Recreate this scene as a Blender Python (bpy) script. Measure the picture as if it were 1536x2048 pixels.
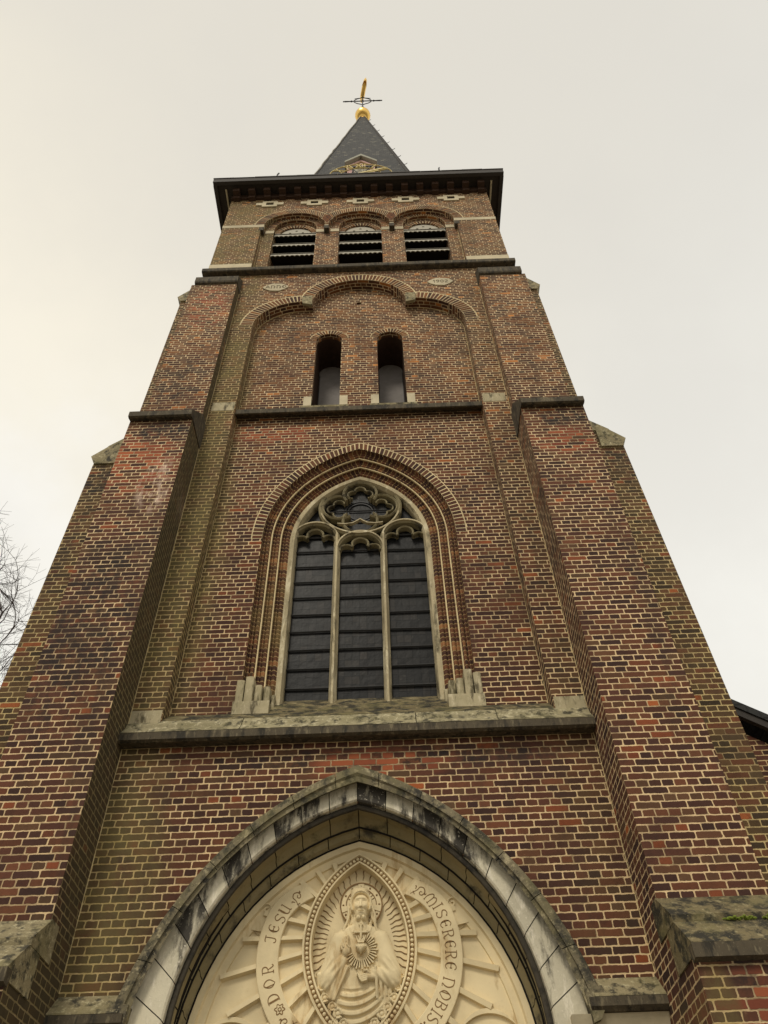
import bpy, bmesh, math, random
import numpy as np
from mathutils import Vector, Matrix
from mathutils.geometry import tessellate_polygon
random.seed(7)
scene = bpy.context.scene
for o in list(bpy.data.objects): bpy.data.objects.remove(o)
COL = scene.collection

# ------------------------------------------------------------------ camera
PITCH, ROLL = math.radians(48.14), math.radians(1.994)
cam_d = bpy.data.cameras.new("camera"); cam = bpy.data.objects.new("camera", cam_d); COL.objects.link(cam)
cam_d.sensor_fit = 'VERTICAL'; cam_d.sensor_height = 36.0; cam_d.lens = 36.0*1540/2048
cam_d.clip_start = 0.05; cam_d.clip_end = 3000
fw = Vector((0, math.cos(PITCH), math.sin(PITCH))); up0 = Vector((0, -math.sin(PITCH), math.cos(PITCH))); r0 = Vector((1, 0, 0))
cr, sr = math.cos(ROLL), math.sin(ROLL)
ax = r0*cr - up0*sr; ay = r0*sr + up0*cr; az = -fw
M = Matrix((ax, ay, az)).transposed().to_4x4(); M.translation = Vector((0.32, -6.4, 1.6))
cam.matrix_world = M
scene.camera = cam

# ------------------------------------------------------------------ sky, sun, exposure
SUN_EL, SUN_AZ = 46.0, -16.0        # azimuth from the facade normal, negative = from the left
def srgb(r, g, b):
    f = lambda c: (c/255/12.92) if c/255 <= 0.04045 else ((c/255+0.055)/1.055)**2.4
    return (f(r), f(g), f(b), 1.0)
class NT:
    def __init__(s, tree): s.t = tree; s.n = tree.nodes; s.l = tree.links
    def new(s, typ, **kw):
        nd = s.n.new(typ)
        for k, v in kw.items(): setattr(nd, k, v)
        return nd
    def put(s, sock, v):
        if hasattr(v, 'is_linked') or isinstance(v, bpy.types.NodeSocket): s.l.new(v, sock)
        else: sock.default_value = v
    def m(s, op, *a, clamp=False):
        nd = s.new('ShaderNodeMath', operation=op, use_clamp=clamp)
        for i, v in enumerate(a): s.put(nd.inputs[i], v)
        return nd.outputs[0]
    def mix(s, fac, a, b, blend='MIX'):
        nd = s.new('ShaderNodeMix', data_type='RGBA', blend_type=blend); nd.clamp_factor = True
        s.put(nd.inputs[0], fac); s.put(nd.inputs[6], a); s.put(nd.inputs[7], b)
        return nd.outputs[2]
    def comb(s, x, y, z):
        nd = s.new('ShaderNodeCombineXYZ')
        for i, v in enumerate((x, y, z)): s.put(nd.inputs[i], v)
        return nd.outputs[0]
    def sep(s, v):
        nd = s.new('ShaderNodeSeparateXYZ'); s.l.new(v, nd.inputs[0]); return nd.outputs
    def noise(s, vec, scale, detail=3.0, rough=0.55, col=False):
        nd = s.new('ShaderNodeTexNoise'); nd.inputs['Scale'].default_value = scale
        nd.inputs['Detail'].default_value = detail; nd.inputs['Roughness'].default_value = rough
        s.l.new(vec, nd.inputs['Vector']); return nd.outputs['Color' if col else 'Fac']
    def white(s, vec):
        nd = s.new('ShaderNodeTexWhiteNoise', noise_dimensions='3D'); s.l.new(vec, nd.inputs['Vector']); return nd.outputs
    def smooth(s, v, a, b):
        nd = s.new('ShaderNodeMapRange', interpolation_type='SMOOTHSTEP'); s.put(nd.inputs[0], v)
        s.put(nd.inputs[1], a); s.put(nd.inputs[2], b); return nd.outputs[0]
    def ramp(s, fac, stops, interp='LINEAR'):
        nd = s.new('ShaderNodeValToRGB'); r = nd.color_ramp; r.interpolation = interp
        while len(r.elements) < len(stops): r.elements.new(0.5)
        for e, (p, c) in zip(r.elements, stops): e.position = p; e.color = c
        s.put(nd.inputs[0], fac); return nd.outputs[0]

world = bpy.data.worlds.new("World"); scene.world = world; world.use_nodes = True
w = NT(world.node_tree); w.n.clear()
sky = w.new('ShaderNodeTexSky', sky_type='NISHITA'); sky.sun_disc = False
sky.sun_elevation = math.radians(SUN_EL); sky.sun_rotation = math.radians(180 + SUN_AZ)
sky.air_density = 1.5; sky.dust_density = 4.0
tc = w.new('ShaderNodeTexCoord')
dx, dy, dz = w.sep(tc.outputs['Generated'])
# an overcast sheet: brighter and creamier towards the horizon and the left, greyer overhead and to the right
warm = w.smooth(w.m('ADD', w.m('MULTIPLY', dx, -1.0), w.m('MULTIPLY', dz, -0.05)), -0.55, 0.45)
colr = w.mix(warm, srgb(227, 224, 215), srgb(246, 238, 219))
low = w.smooth(dz, 0.93, 0.42)
colr = w.mix(low, colr, srgb(250, 248, 240))
zen = w.smooth(dz, 0.80, 1.0)
colr = w.mix(w.m('MULTIPLY', zen, 0.7), colr, srgb(218, 213, 202))
cl = w.noise(tc.outputs['Generated'], 3.2, 7.0, 0.55)
cl2 = w.noise(tc.outputs['Generated'], 2.1, 7.0, 0.55)
colr = w.mix(w.m('MULTIPLY', w.m('MULTIPLY', w.smooth(cl, 0.50, 0.68), w.smooth(dz, 0.92, 0.70)), 0.55), colr, srgb(250, 248, 243))
colr = w.mix(w.m('MULTIPLY', w.smooth(cl2, 0.42, 0.66), 0.30), colr, srgb(214, 210, 202))
sc8 = w.new('ShaderNodeVectorMath', operation='SCALE'); w.l.new(colr, sc8.inputs[0]); sc8.inputs[3].default_value = 10.7
skymix = w.mix(0.95, sky.outputs[0], sc8.outputs[0])
bg = w.new('ShaderNodeBackground'); bg.inputs[1].default_value = 0.1; w.l.new(skymix, bg.inputs[0])
wo = w.new('ShaderNodeOutputWorld'); w.l.new(bg.outputs[0], wo.inputs[0])
sun_d = bpy.data.lights.new("sun", 'SUN'); sun = bpy.data.objects.new("sun", sun_d); COL.objects.link(sun)
sun_d.energy = 1.5; sun_d.angle = math.radians(14); sun_d.color = (1.0, 0.93, 0.80)
a, e = math.radians(SUN_AZ), math.radians(SUN_EL)
sdir = Vector((math.sin(a)*math.cos(e), -math.cos(a)*math.cos(e), math.sin(e)))
sun.rotation_euler = (-sdir).to_track_quat('-Z', 'Y').to_euler(); sun.location = (-8, -14, 20)
scene.view_settings.view_transform = 'Standard'; scene.view_settings.look = 'None'
scene.view_settings.exposure = 0.0; scene.view_settings.gamma = 1.0

# ------------------------------------------------------------------ materials
def newmat(name):
    m = bpy.data.materials.new(name); m.use_nodes = True
    t = NT(m.node_tree); t.n.clear()
    out = t.new('ShaderNodeOutputMaterial'); b = t.new('ShaderNodeBsdfPrincipled'); t.l.new(b.outputs[0], out.inputs[0])
    geo = t.new('ShaderNodeNewGeometry')
    return m, t, b, geo
def bump(t, b, h, strength, dist):
    nd = t.new('ShaderNodeBump'); nd.inputs['Strength'].default_value = strength; nd.inputs['Distance'].default_value = dist
    t.l.new(h, nd.inputs['Height']); t.l.new(nd.outputs[0], b.inputs['Normal'])
def blob(t, P, c, r):
    """soft ellipsoid mask around c with radii r"""
    x, y, z = t.sep(P)
    d = t.m('ADD', t.m('POWER', t.m('ABSOLUTE', t.m('DIVIDE', t.m('SUBTRACT', x, c[0]), r[0])), 2.0),
            t.m('POWER', t.m('ABSOLUTE', t.m('DIVIDE', t.m('SUBTRACT', z, c[1]), r[1])), 2.0))
    return t.smooth(d, 1.0, 0.15)
S = srgb
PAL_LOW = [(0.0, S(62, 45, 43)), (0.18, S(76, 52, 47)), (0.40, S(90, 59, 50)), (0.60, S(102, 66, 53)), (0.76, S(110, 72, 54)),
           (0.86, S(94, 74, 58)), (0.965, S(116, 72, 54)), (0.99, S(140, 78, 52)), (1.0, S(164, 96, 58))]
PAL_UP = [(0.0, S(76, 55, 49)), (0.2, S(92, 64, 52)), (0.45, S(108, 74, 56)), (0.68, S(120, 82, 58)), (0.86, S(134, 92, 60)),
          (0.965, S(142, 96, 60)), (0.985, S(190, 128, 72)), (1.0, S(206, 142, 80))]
PAL_OLIVE = [(0.0, S(68, 60, 46)), (0.25, S(84, 73, 54)), (0.5, S(98, 83, 58)), (0.75, S(98, 77, 57)), (0.95, S(112, 74, 54)), (1.0, S(160, 96, 60))]
def brick_core(t, P, N, pal_fn, warp=0.006):
    """cross bond: courses of stretchers and of headers by turns; returns colour fac sockets and the joint mask"""
    nx, ny, nz = t.sep(N); x, y, z = t.sep(P)
    side = t.m('GREATER_THAN', t.m('ABSOLUTE', nx), 0.7)
    u = t.m('ADD', t.m('MULTIPLY', x, t.m('SUBTRACT', 1.0, side)), t.m('MULTIPLY', y, side))
    flat = t.m('GREATER_THAN', t.m('ABSOLUTE', nz), 0.7)
    v = t.m('ADD', t.m('MULTIPLY', z, t.m('SUBTRACT', 1.0, flat)), t.m('MULTIPLY', y, flat))
    n1 = t.sep(t.noise(P, 17.0, 2.0, 0.6, col=True)); n2 = t.sep(t.noise(P, 70.0, 2.0, 0.6, col=True))
    u = t.m('ADD', u, t.m('MULTIPLY', t.m('SUBTRACT', n1[0], 0.5), warp*2.6)); u = t.m('ADD', u, t.m('MULTIPLY', t.m('SUBTRACT', n2[0], 0.5), warp))
    v = t.m('ADD', v, t.m('MULTIPLY', t.m('SUBTRACT', n1[1], 0.5), warp*1.9)); v = t.m('ADD', v, t.m('MULTIPLY', t.m('SUBTRACT', n2[1], 0.5), warp*0.8))
    CH, BL = 0.063, 0.207
    vr = t.m('DIVIDE', v, CH); row = t.m('FLOOR', vr); fv = t.m('FRACT', vr)
    odd = t.m('MODULO', t.m('ADD', row, 4000.0), 2.0); half = t.m('FLOOR', t.m('DIVIDE', t.m('MODULO', t.m('ADD', row, 4000.0), 4.0), 2.0))
    bw = t.m('MULTIPLY', BL, t.m('SUBTRACT', 1.0, t.m('MULTIPLY', odd, 0.5)))
    rw = t.white(t.comb(row, side, 3.3))['Value']
    sh = t.m('ADD', t.m('MULTIPLY', odd, BL/4), t.m('ADD', t.m('MULTIPLY', half, BL/2), t.m('MULTIPLY', rw, 0.03)))
    ur = t.m('DIVIDE', t.m('ADD', t.m('ADD', u, sh), 100.0), bw); colm = t.m('FLOOR', ur); fu = t.m('FRACT', ur)
    rnd = t.white(t.comb(colm, row, side))
    du = t.m('MULTIPLY', t.m('MINIMUM', fu, t.m('SUBTRACT', 1.0, fu)), bw)
    dv = t.m('MULTIPLY', t.m('MINIMUM', fv, t.m('SUBTRACT', 1.0, fv)), CH)
    # rounded corners
    k = 0.014
    d = t.new('ShaderNodeMath', operation='SMOOTH_MIN'); t.put(d.inputs[0], du); t.put(d.inputs[1], dv); d.inputs[2].default_value = k
    jn = t.m('ADD', 0.0011, t.m('MULTIPLY', n1[2], 0.0064))
    face = t.smooth(d.outputs[0], jn, t.m('ADD', jn, 0.0028))
    return rnd, face, v
def brick_mat(name, palettes=None, mortar=(204, 178, 136), stains=(), algae=0.0, olive=None, island=False, inner=False):
    m, t, b, geo = newmat(name); P = geo.outputs['Position']; N = geo.outputs['True Normal']
    x, y, z = t.sep(P)
    if island:
        r = t.white(t.comb(geo.outputs['Random Per Island'], 1.0, 2.0)); face = 1.0
        rv = r['Value']; rc = r['Color']
    else:
        r, face, v = brick_core(t, P, N, None); rv = r['Value']; rc = r['Color']
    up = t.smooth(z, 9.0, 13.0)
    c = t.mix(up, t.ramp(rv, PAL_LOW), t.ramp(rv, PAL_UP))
    if olive is not None:
        c = t.mix(olive, c, t.ramp(rv, PAL_OLIVE))
    big = t.noise(P, 0.9, 3.0, 0.6)
    c = t.mix(t.m('MULTIPLY', t.smooth(big, 0.46, 0.66), 0.60), c, t.mix(0.55, c, S(58, 43, 38)))
    c = t.mix(t.m('MULTIPLY', t.smooth(t.noise(P, 3.4, 4.0, 0.65), 0.52, 0.66), 0.5), c, t.mix(0.6, c, S(52, 40, 37)))
    g2 = t.sep(rc)
    val = t.m('ADD', 0.46, t.m('ADD', t.m('MULTIPLY', g2[1], 0.36), t.m('ADD', t.m('MULTIPLY', t.noise(P, 55.0, 4.0, 0.7), 0.45), t.m('MULTIPLY', t.noise(P, 19.0, 4.0, 0.7), 0.22))))
    hs = t.new('ShaderNodeHueSaturation'); t.put(hs.inputs['Value'], val); t.l.new(c, hs.inputs['Color']); c = t.mix(1.0, hs.outputs[0], (0.83, 0.745, 0.61, 1.0), 'MULTIPLY')
    c = t.mix(t.m('MULTIPLY', t.smooth(t.noise(P, 30.0, 5.0, 0.75), 0.58, 0.70), 0.55), c, S(48, 36, 33))
    c = t.mix(t.m('MULTIPLY', t.smooth(t.noise(P, 24.0, 5.0, 0.75), 0.62, 0.74), 0.5), c, S(150, 112, 84))
    mort = t.mix(t.noise(P, 6.0, 4.0, 0.65), S(*[int(q*0.88) for q in mortar]), S(*[min(255, int(q*1.14)) for q in mortar]))
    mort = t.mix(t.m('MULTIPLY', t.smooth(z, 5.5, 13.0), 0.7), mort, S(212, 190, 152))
    mort = t.mix(t.m('MULTIPLY', t.smooth(t.noise(P, 1.6, 5.0, 0.65), 0.46, 0.66), 0.7), mort, S(116, 94, 68))
    mort = t.mix(t.m('MULTIPLY', t.m('GREATER_THAN', t.sep(rc)[2], 0.80), 0.55), mort, S(96, 76, 56))
    st_ = t.smooth(t.noise(t.comb(t.m('MULTIPLY', x, 3.2), t.m('MULTIPLY', y, 3.2), t.m('MULTIPLY', z, 0.42)), 1.0, 6.0, 0.68), 0.50, 0.68)
    c = t.mix(t.m('MULTIPLY', st_, 0.50), c, S(54, 43, 36)); mort = t.mix(t.m('MULTIPLY', st_, 0.42), mort, S(104, 88, 66))
    for kind, cen, rad, amt in stains:
        k = t.m('MULTIPLY', blob(t, P, cen, rad), amt)
        nz_ = t.noise(P, 7.0, 5.0, 0.7)
        if kind == 'soot':
            kk = t.m('MULTIPLY', k, t.smooth(nz_, 0.40, 0.60)); c = t.mix(kk, c, S(38, 34, 32)); mort = t.mix(t.m('MULTIPLY', kk, 0.75), mort, S(56, 50, 44))
        elif kind == 'salt':
            kk = t.m('MULTIPLY', k, t.smooth(t.noise(t.comb(x, y, t.m('MULTIPLY', z, 0.35)), 9.0, 6.0, 0.75), 0.44, 0.66)); kk = t.m('MULTIPLY', kk, t.m('ADD', 0.45, t.m('MULTIPLY', g2[0], 0.55))); c = t.mix(kk, c, S(206, 180, 160)); mort = t.mix(kk, mort, S(226, 206, 186))
        elif kind == 'red':
            kk = t.m('MULTIPLY', k, t.smooth(g2[2], 0.30, 0.5)); c = t.mix(kk, c, t.mix(g2[1], S(120, 62, 44), S(164, 90, 56)))
        elif kind == 'green':
            kk = t.m('MULTIPLY', t.m('MULTIPLY', k, 0.8), t.smooth(nz_, 0.28, 0.60)); c = t.mix(kk, c, S(92, 80, 50)); mort = t.mix(kk, mort, S(158, 138, 84))
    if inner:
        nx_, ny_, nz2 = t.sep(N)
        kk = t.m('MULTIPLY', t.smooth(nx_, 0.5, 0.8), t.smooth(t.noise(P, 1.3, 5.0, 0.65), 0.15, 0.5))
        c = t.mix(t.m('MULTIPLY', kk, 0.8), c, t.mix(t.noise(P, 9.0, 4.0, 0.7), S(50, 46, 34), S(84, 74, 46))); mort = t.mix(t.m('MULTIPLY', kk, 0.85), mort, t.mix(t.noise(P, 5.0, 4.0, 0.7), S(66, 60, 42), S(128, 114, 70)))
    if algae:
        ax_ = t.m('ABSOLUTE', x)
        band = t.m('MULTIPLY', t.smooth(ax_, 1.55, 2.05), algae)
        left = t.m('SUBTRACT', 1.0, t.m('MULTIPLY', t.m('GREATER_THAN', x, 0.0), 0.75))
        kk = t.m('MULTIPLY', t.m('MULTIPLY', band, left), t.smooth(t.noise(P, 2.2, 4.0, 0.6), 0.30, 0.62))
        c = t.mix(t.m('MULTIPLY', kk, 0.75), c, S(98, 88, 56)); mort = t.mix(t.m('MULTIPLY', kk, 0.7), mort, S(150, 134, 82))
    col = t.mix(face, mort, c) if not island else c
    t.l.new(col, b.inputs['Base Color']); b.inputs['Roughness'].default_value = 0.9; b.inputs['Specular IOR Level'].default_value = 0.25
    h = t.m('ADD', t.m('MULTIPLY', t.noise(P, 90.0, 4.0, 0.7), 0.5), t.m('MULTIPLY', t.noise(P, 22.0, 3.0, 0.6), 0.5))
    if not island: h = t.m('ADD', t.m('MULTIPLY', face, 0.9), t.m('MULTIPLY', h, 0.8))
    bump(t, b, h, 0.7, 0.006)
    return m
def stone_mat(name, base, dark, crust=0.5, pale=None, streak=False, island=False, green=0.0, scale=5.0, rough=0.85, bumpd=0.006, drip=None):
    m, t, b, geo = newmat(name); P = geo.outputs['Position']
    x, y, z = t.sep(P)
    vec = t.comb(x, y, t.m('MULTIPLY', z, 0.30)) if streak else P
    n = t.noise(vec, scale, 6.0, 0.68); n2 = t.noise(P, 1.7, 4.0, 0.6); n3 = t.noise(P, 38.0, 4.0, 0.7)
    if island:
        rnd = geo.outputs['Random Per Island']
        n = t.m('ADD', n, t.m('MULTIPLY', t.m('SUBTRACT', rnd, 0.5), 0.22))
    if drip: n = t.m('ADD', n, t.m('MULTIPLY', t.m('SUBTRACT', t.smooth(z, drip[0], drip[1]), 0.5), drip[2]))
    th = 0.78 - 0.5*crust
    k = t.smooth(n, th - 0.07, th + 0.09)
    c = t.mix(t.smooth(n2, 0.3, 0.7), tuple(base), tuple(list(np.array(base[:3])*0.72) + [1.0]))
    if pale: c = t.mix(t.m('MULTIPLY', t.smooth(t.noise(vec, scale*1.7, 5.0, 0.7), 0.52, 0.66), 0.9), c, tuple(pale))
    c = t.mix(k, c, tuple(dark))
    if pale: c = t.mix(t.m('MULTIPLY', t.smooth(t.noise(P, 52.0, 3.0, 0.6), 0.63, 0.69), 0.6), c, tuple(pale))
    if green: c = t.mix(t.m('MULTIPLY', t.smooth(t.noise(P, 3.1, 5.0, 0.7), 0.45, 0.65), green), c, S(104, 98, 60))
    c = t.mix(t.m('MULTIPLY', t.smooth(n3, 0.55, 0.75), 0.18), c, tuple(dark))
    t.l.new(c, b.inputs['Base Color']); b.inputs['Roughness'].default_value = rough; b.inputs['Specular IOR Level'].default_value = 0.3
    bump(t, b, t.m('ADD', n3, n), 0.6, bumpd)
    return m
def plain(name, col, rough=0.6, metal=0.0, spec=0.4, var=0.25, scale=9.0, bumpd=0.0):
    m, t, b, geo = newmat(name); P = geo.outputs['Position']
    n = t.noise(P, scale, 4.0, 0.65)
    c = t.mix(n, tuple(list(np.array(col[:3])*(1-var)) + [1.0]), tuple(list(np.minimum(np.array(col[:3])*(1+var), 1.0)) + [1.0]))
    t.l.new(c, b.inputs['Base Color']); b.inputs['Roughness'].default_value = rough; b.inputs['Metallic'].default_value = metal
    b.inputs['Specular IOR Level'].default_value = spec
    if bumpd: bump(t, b, n, 0.6, bumpd)
    return m

MAT = {}
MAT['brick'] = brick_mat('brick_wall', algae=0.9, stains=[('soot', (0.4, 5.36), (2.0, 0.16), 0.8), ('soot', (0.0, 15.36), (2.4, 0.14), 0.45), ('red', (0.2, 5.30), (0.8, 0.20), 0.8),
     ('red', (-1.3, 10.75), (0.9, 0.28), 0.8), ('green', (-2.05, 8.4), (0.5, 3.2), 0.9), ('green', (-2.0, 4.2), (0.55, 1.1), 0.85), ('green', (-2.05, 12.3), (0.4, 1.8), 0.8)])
MAT['brick_left'] = brick_mat('brick_left_buttress', inner=True, stains=[('red', (-2.75, 9.25), (0.65, 0.75), 0.95), ('salt', (-2.42, 8.85), (0.30, 0.62), 0.95), ('soot', (-2.55, 9.95), (0.5, 0.26), 1.0),
     ('red', (-2.6, 14.0), (0.42, 0.95), 0.9), ('soot', (-2.7, 6.6), (0.6, 1.7), 0.75), ('soot', (-2.65, 11.6), (0.5, 0.8), 0.7), ('green', (-2.2, 6.0), (0.06, 9.0), 0.0)])
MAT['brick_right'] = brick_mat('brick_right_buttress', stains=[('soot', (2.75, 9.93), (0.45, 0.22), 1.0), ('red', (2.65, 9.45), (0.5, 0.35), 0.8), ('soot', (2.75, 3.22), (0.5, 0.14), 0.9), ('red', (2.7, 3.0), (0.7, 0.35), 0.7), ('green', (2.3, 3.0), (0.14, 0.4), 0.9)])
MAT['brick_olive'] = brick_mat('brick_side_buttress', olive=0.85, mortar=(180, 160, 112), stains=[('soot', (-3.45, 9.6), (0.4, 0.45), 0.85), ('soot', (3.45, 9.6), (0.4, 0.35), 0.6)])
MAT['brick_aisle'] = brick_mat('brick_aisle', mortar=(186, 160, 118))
MAT['ring'] = brick_mat('arch_brick', island=True)
MAT['mortar'] = stone_mat('mortar', S(214, 194, 150), S(150, 128, 92), crust=0.35, scale=14, bumpd=0.002)
MAT['mortar_corner'] = stone_mat('corner_mortar', S(206, 186, 138), S(134, 116, 76), crust=0.38, scale=9, bumpd=0.002)
MAT['ledge'] = stone_mat('ledge_stone', S(146, 134, 102), S(58, 54, 44), crust=0.46, pale=S(180, 170, 136), scale=11.0, green=0.35, bumpd=0.01)
MAT['lip'] = stone_mat('ledge_lip_stone', S(84, 75, 59), S(48, 44, 36), crust=0.48, pale=S(112, 102, 80), streak=True, scale=12.0, bumpd=0.004)
MAT['base_stone'] = stone_mat('weathered_base_stone', S(176, 164, 132), S(88, 80, 60), crust=0.44, pale=S(196, 184, 154), streak=True, scale=11.0, green=0.25, bumpd=0.004)
MAT['quoin'] = stone_mat('pale_stone', S(200, 187, 156), S(130, 118, 94), crust=0.24, scale=6.0, green=0.15, bumpd=0.003)
MAT['hood'] = stone_mat('hood_stone', S(122, 112, 88), S(54, 51, 44), crust=0.52, pale=S(166, 154, 122), scale=8.0, green=0.4)
MAT['voussoir'] = stone_mat('voussoir_stone', S(206, 197, 172), S(62, 58, 51), crust=0.47, pale=S(220, 211, 190), streak=True, island=True, scale=6.5, drip=(3.6, 4.9, 0.12))
MAT['ledge_sill'] = stone_mat('lichened_sill_stone', S(156, 146, 114), S(64, 60, 47), crust=0.46, pale=S(196, 186, 154), scale=10.0, green=0.3, bumpd=0.01)
MAT['ledge_dark'] = stone_mat('mossy_ledge_stone', S(116, 104, 74), S(46, 43, 34), crust=0.56, pale=S(150, 138, 104), scale=8.0, green=0.5, bumpd=0.012)
MAT['archivolt'] = stone_mat('archivolt_stone', S(146, 133, 98), S(66, 60, 47), crust=0.40, scale=3.2, green=0.2)
MAT['joint'] = plain('dark_joint', S(34, 31, 28), 0.95, spec=0.1)
MAT['tymp'] = stone_mat('carved_stone', S(228, 209, 166), S(178, 152, 108), crust=0.32, streak=True, scale=4.5, bumpd=0.002, rough=0.8)
MAT['carve_dirt_shade'] = stone_mat('groove_dirt_and_shade', S(136, 106, 68), S(104, 78, 48), crust=0.4, scale=9, bumpd=0.0)  # dirt in the carving, and painted shade between the heart rays
MAT['carve_grey'] = plain('carved_letter_dirt', S(112, 102, 82), 0.9, spec=0.1)
MAT['shade_stone'] = stone_mat('shade_dark_stone', S(70, 64, 53), S(40, 37, 32), crust=0.5, scale=8.0)  # stone coloured dark to paint the shadow inside the voussoirs
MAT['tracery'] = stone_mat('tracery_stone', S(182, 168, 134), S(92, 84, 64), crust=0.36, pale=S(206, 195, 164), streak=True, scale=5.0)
MAT['tracery_dark'] = stone_mat('tracery_arch_stone', S(146, 135, 104), S(62, 57, 46), crust=0.44, scale=5.0, green=0.2)
MAT['iron'] = plain('black_iron', S(34, 33, 33), 0.6, spec=0.4)
MAT['lead'] = plain('gutter_lead', S(54, 49, 44), 0.7, spec=0.3)
MAT['lead_pale'] = plain('weathered_lead', S(150, 148, 132), 0.7, spec=0.2)
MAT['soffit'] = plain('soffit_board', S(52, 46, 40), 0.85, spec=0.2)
MAT['gold'] = plain('gilding', (0.78, 0.50, 0.14, 1), 0.30, metal=1.0, var=0.3)
MAT['gold_paint'] = plain('gold_paint', S(206, 188, 124), 0.6, spec=0.3, var=0.2)
MAT['louver_white'] = plain('weathered_white_paint', S(168, 162, 145), 0.7, var=0.25, scale=20)
MAT['batten_grey'] = plain('batten_grey', S(104, 100, 90), 0.9, spec=0.1)
MAT['louver_black'] = plain('black_louver', S(52, 50, 46), 0.9, spec=0.1)
MAT['pink'] = plain('faded_pink_paint', S(222, 180, 176), 0.7, var=0.2, scale=14)
MAT['board'] = plain('grey_board', S(134, 128, 123), 0.7, spec=0.2, var=0.30, scale=7.0)
MAT['corbel'] = plain('shade_dark_brick', S(66, 50, 40), 0.9, spec=0.1, var=0.5, scale=14)  # brick colour darkened to paint shade under the eave and in the lancets
MAT['void'] = plain('interior_shade', S(26, 24, 23), 1.0, spec=0.0)  # near-black tone painted for unlit openings
MAT['wood'] = plain('oak_door', S(84, 58, 36), 0.7, scale=6)
MAT['moss'] = plain('moss', S(112, 124, 52), 1.0, spec=0.1, var=0.4, scale=60)
MAT['bark'] = plain('bark', S(62, 50, 44), 0.9, scale=5)
def slate_mat():
    m, t, b, geo = newmat('slate'); P = geo.outputs['Position']; x, y, z = t.sep(P)
    nx, ny, nz = t.sep(geo.outputs['True Normal'])
    side = t.m('GREATER_THAN', t.m('ABSOLUTE', nx), 0.75)
    u = t.m('ADD', t.m('MULTIPLY', x, t.m('SUBTRACT', 1.0, side)), t.m('MULTIPLY', y, side))
    vr = t.m('DIVIDE', z, 0.19); row = t.m('FLOOR', vr); fv = t.m('FRACT', vr)
    ur = t.m('ADD', t.m('DIVIDE', u, 0.13), t.m('MULTIPLY', t.m('MODULO', t.m('ADD', row, 1000.0), 2.0), 0.5)); cu = t.m('FLOOR', ur); fu = t.m('FRACT', ur)
    r = t.white(t.comb(cu, row, side))['Value']
    edge = t.m('MULTIPLY', t.smooth(t.m('MINIMUM', fu, t.m('SUBTRACT', 1.0, fu)), 0.02, 0.10), t.smooth(fv, 0.02, 0.14))
    c = t.ramp(r, [(0, S(32, 32, 30)), (0.5, S(38, 37, 35)), (0.85, S(50, 49, 44)), (1.0, S(92, 88, 75))])
    c = t.mix(t.m('MULTIPLY', t.smooth(t.noise(P, 1.6, 5, 0.7), 0.5, 0.7), 0.4), c, S(58, 60, 50))
    c = t.mix(edge, S(22, 21, 20), c)
    t.l.new(c, b.inputs['Base Color']); b.inputs['Roughness'].default_value = 0.7; b.inputs['Specular IOR Level'].default_value = 0.3
    bump(t, b, t.m('ADD', t.m('MULTIPLY', fv, -1.0), t.m('MULTIPLY', edge, 0.5)), 0.8, 0.012)
    return m
MAT['slate'] = slate_mat()
def glass_mat():
    m, t, b, geo = newmat('leaded_glass'); P = geo.outputs['Position']; x, y, z = t.sep(P)
    g = lambda v, s: t.smooth(t.m('ABSOLUTE', t.m('SUBTRACT', t.m('FRACT', t.m('DIVIDE', v, s)), 0.5)), 0.5, 0.40)
    w1 = t.noise(P, 5.0, 3, 0.6)
    xx = t.m('ADD', x, t.m('MULTIPLY', w1, 0.02))
    net = t.m('MULTIPLY', g(xx, 0.085), g(z, 0.11))
    r = t.white(t.comb(t.m('FLOOR', t.m('DIVIDE', xx, 0.085)), t.m('FLOOR', t.m('DIVIDE', z, 0.11)), 0.0))['Value']
    c = t.ramp(r, [(0, S(28, 28, 28)), (0.5, S(33, 33, 33)), (0.85, S(38, 37, 36)), (1.0, S(46, 43, 40))])
    c = t.mix(net, S(25, 25, 25), c)
    c = t.mix(t.m('MULTIPLY', t.smooth(t.noise(P, 26.0, 5, 0.75), 0.60, 0.74), 0.5), c, S(98, 94, 86))
    t.l.new(c, b.inputs['Base Color']); b.inputs['Roughness'].default_value = 0.40; b.inputs['Specular IOR Level'].default_value = 0.10
    bump(t, b, t.m('ADD', t.m('MULTIPLY', t.noise(P, 8.0, 3, 0.6), 2.0), r), 0.4, 0.006)
    return m
MAT['glass'] = glass_mat()
def ground_mat():
    m, t, b, geo = newmat('paving'); P = geo.outputs['Position']
    n = t.noise(P, 3.0, 6, 0.6)
    t.l.new(t.mix(n, S(112, 106, 96), S(150, 142, 128)), b.inputs['Base Color']); b.inputs['Roughness'].default_value = 0.95
    bump(t, b, n, 0.3, 0.01); return m
MAT['ground'] = ground_mat()

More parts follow.
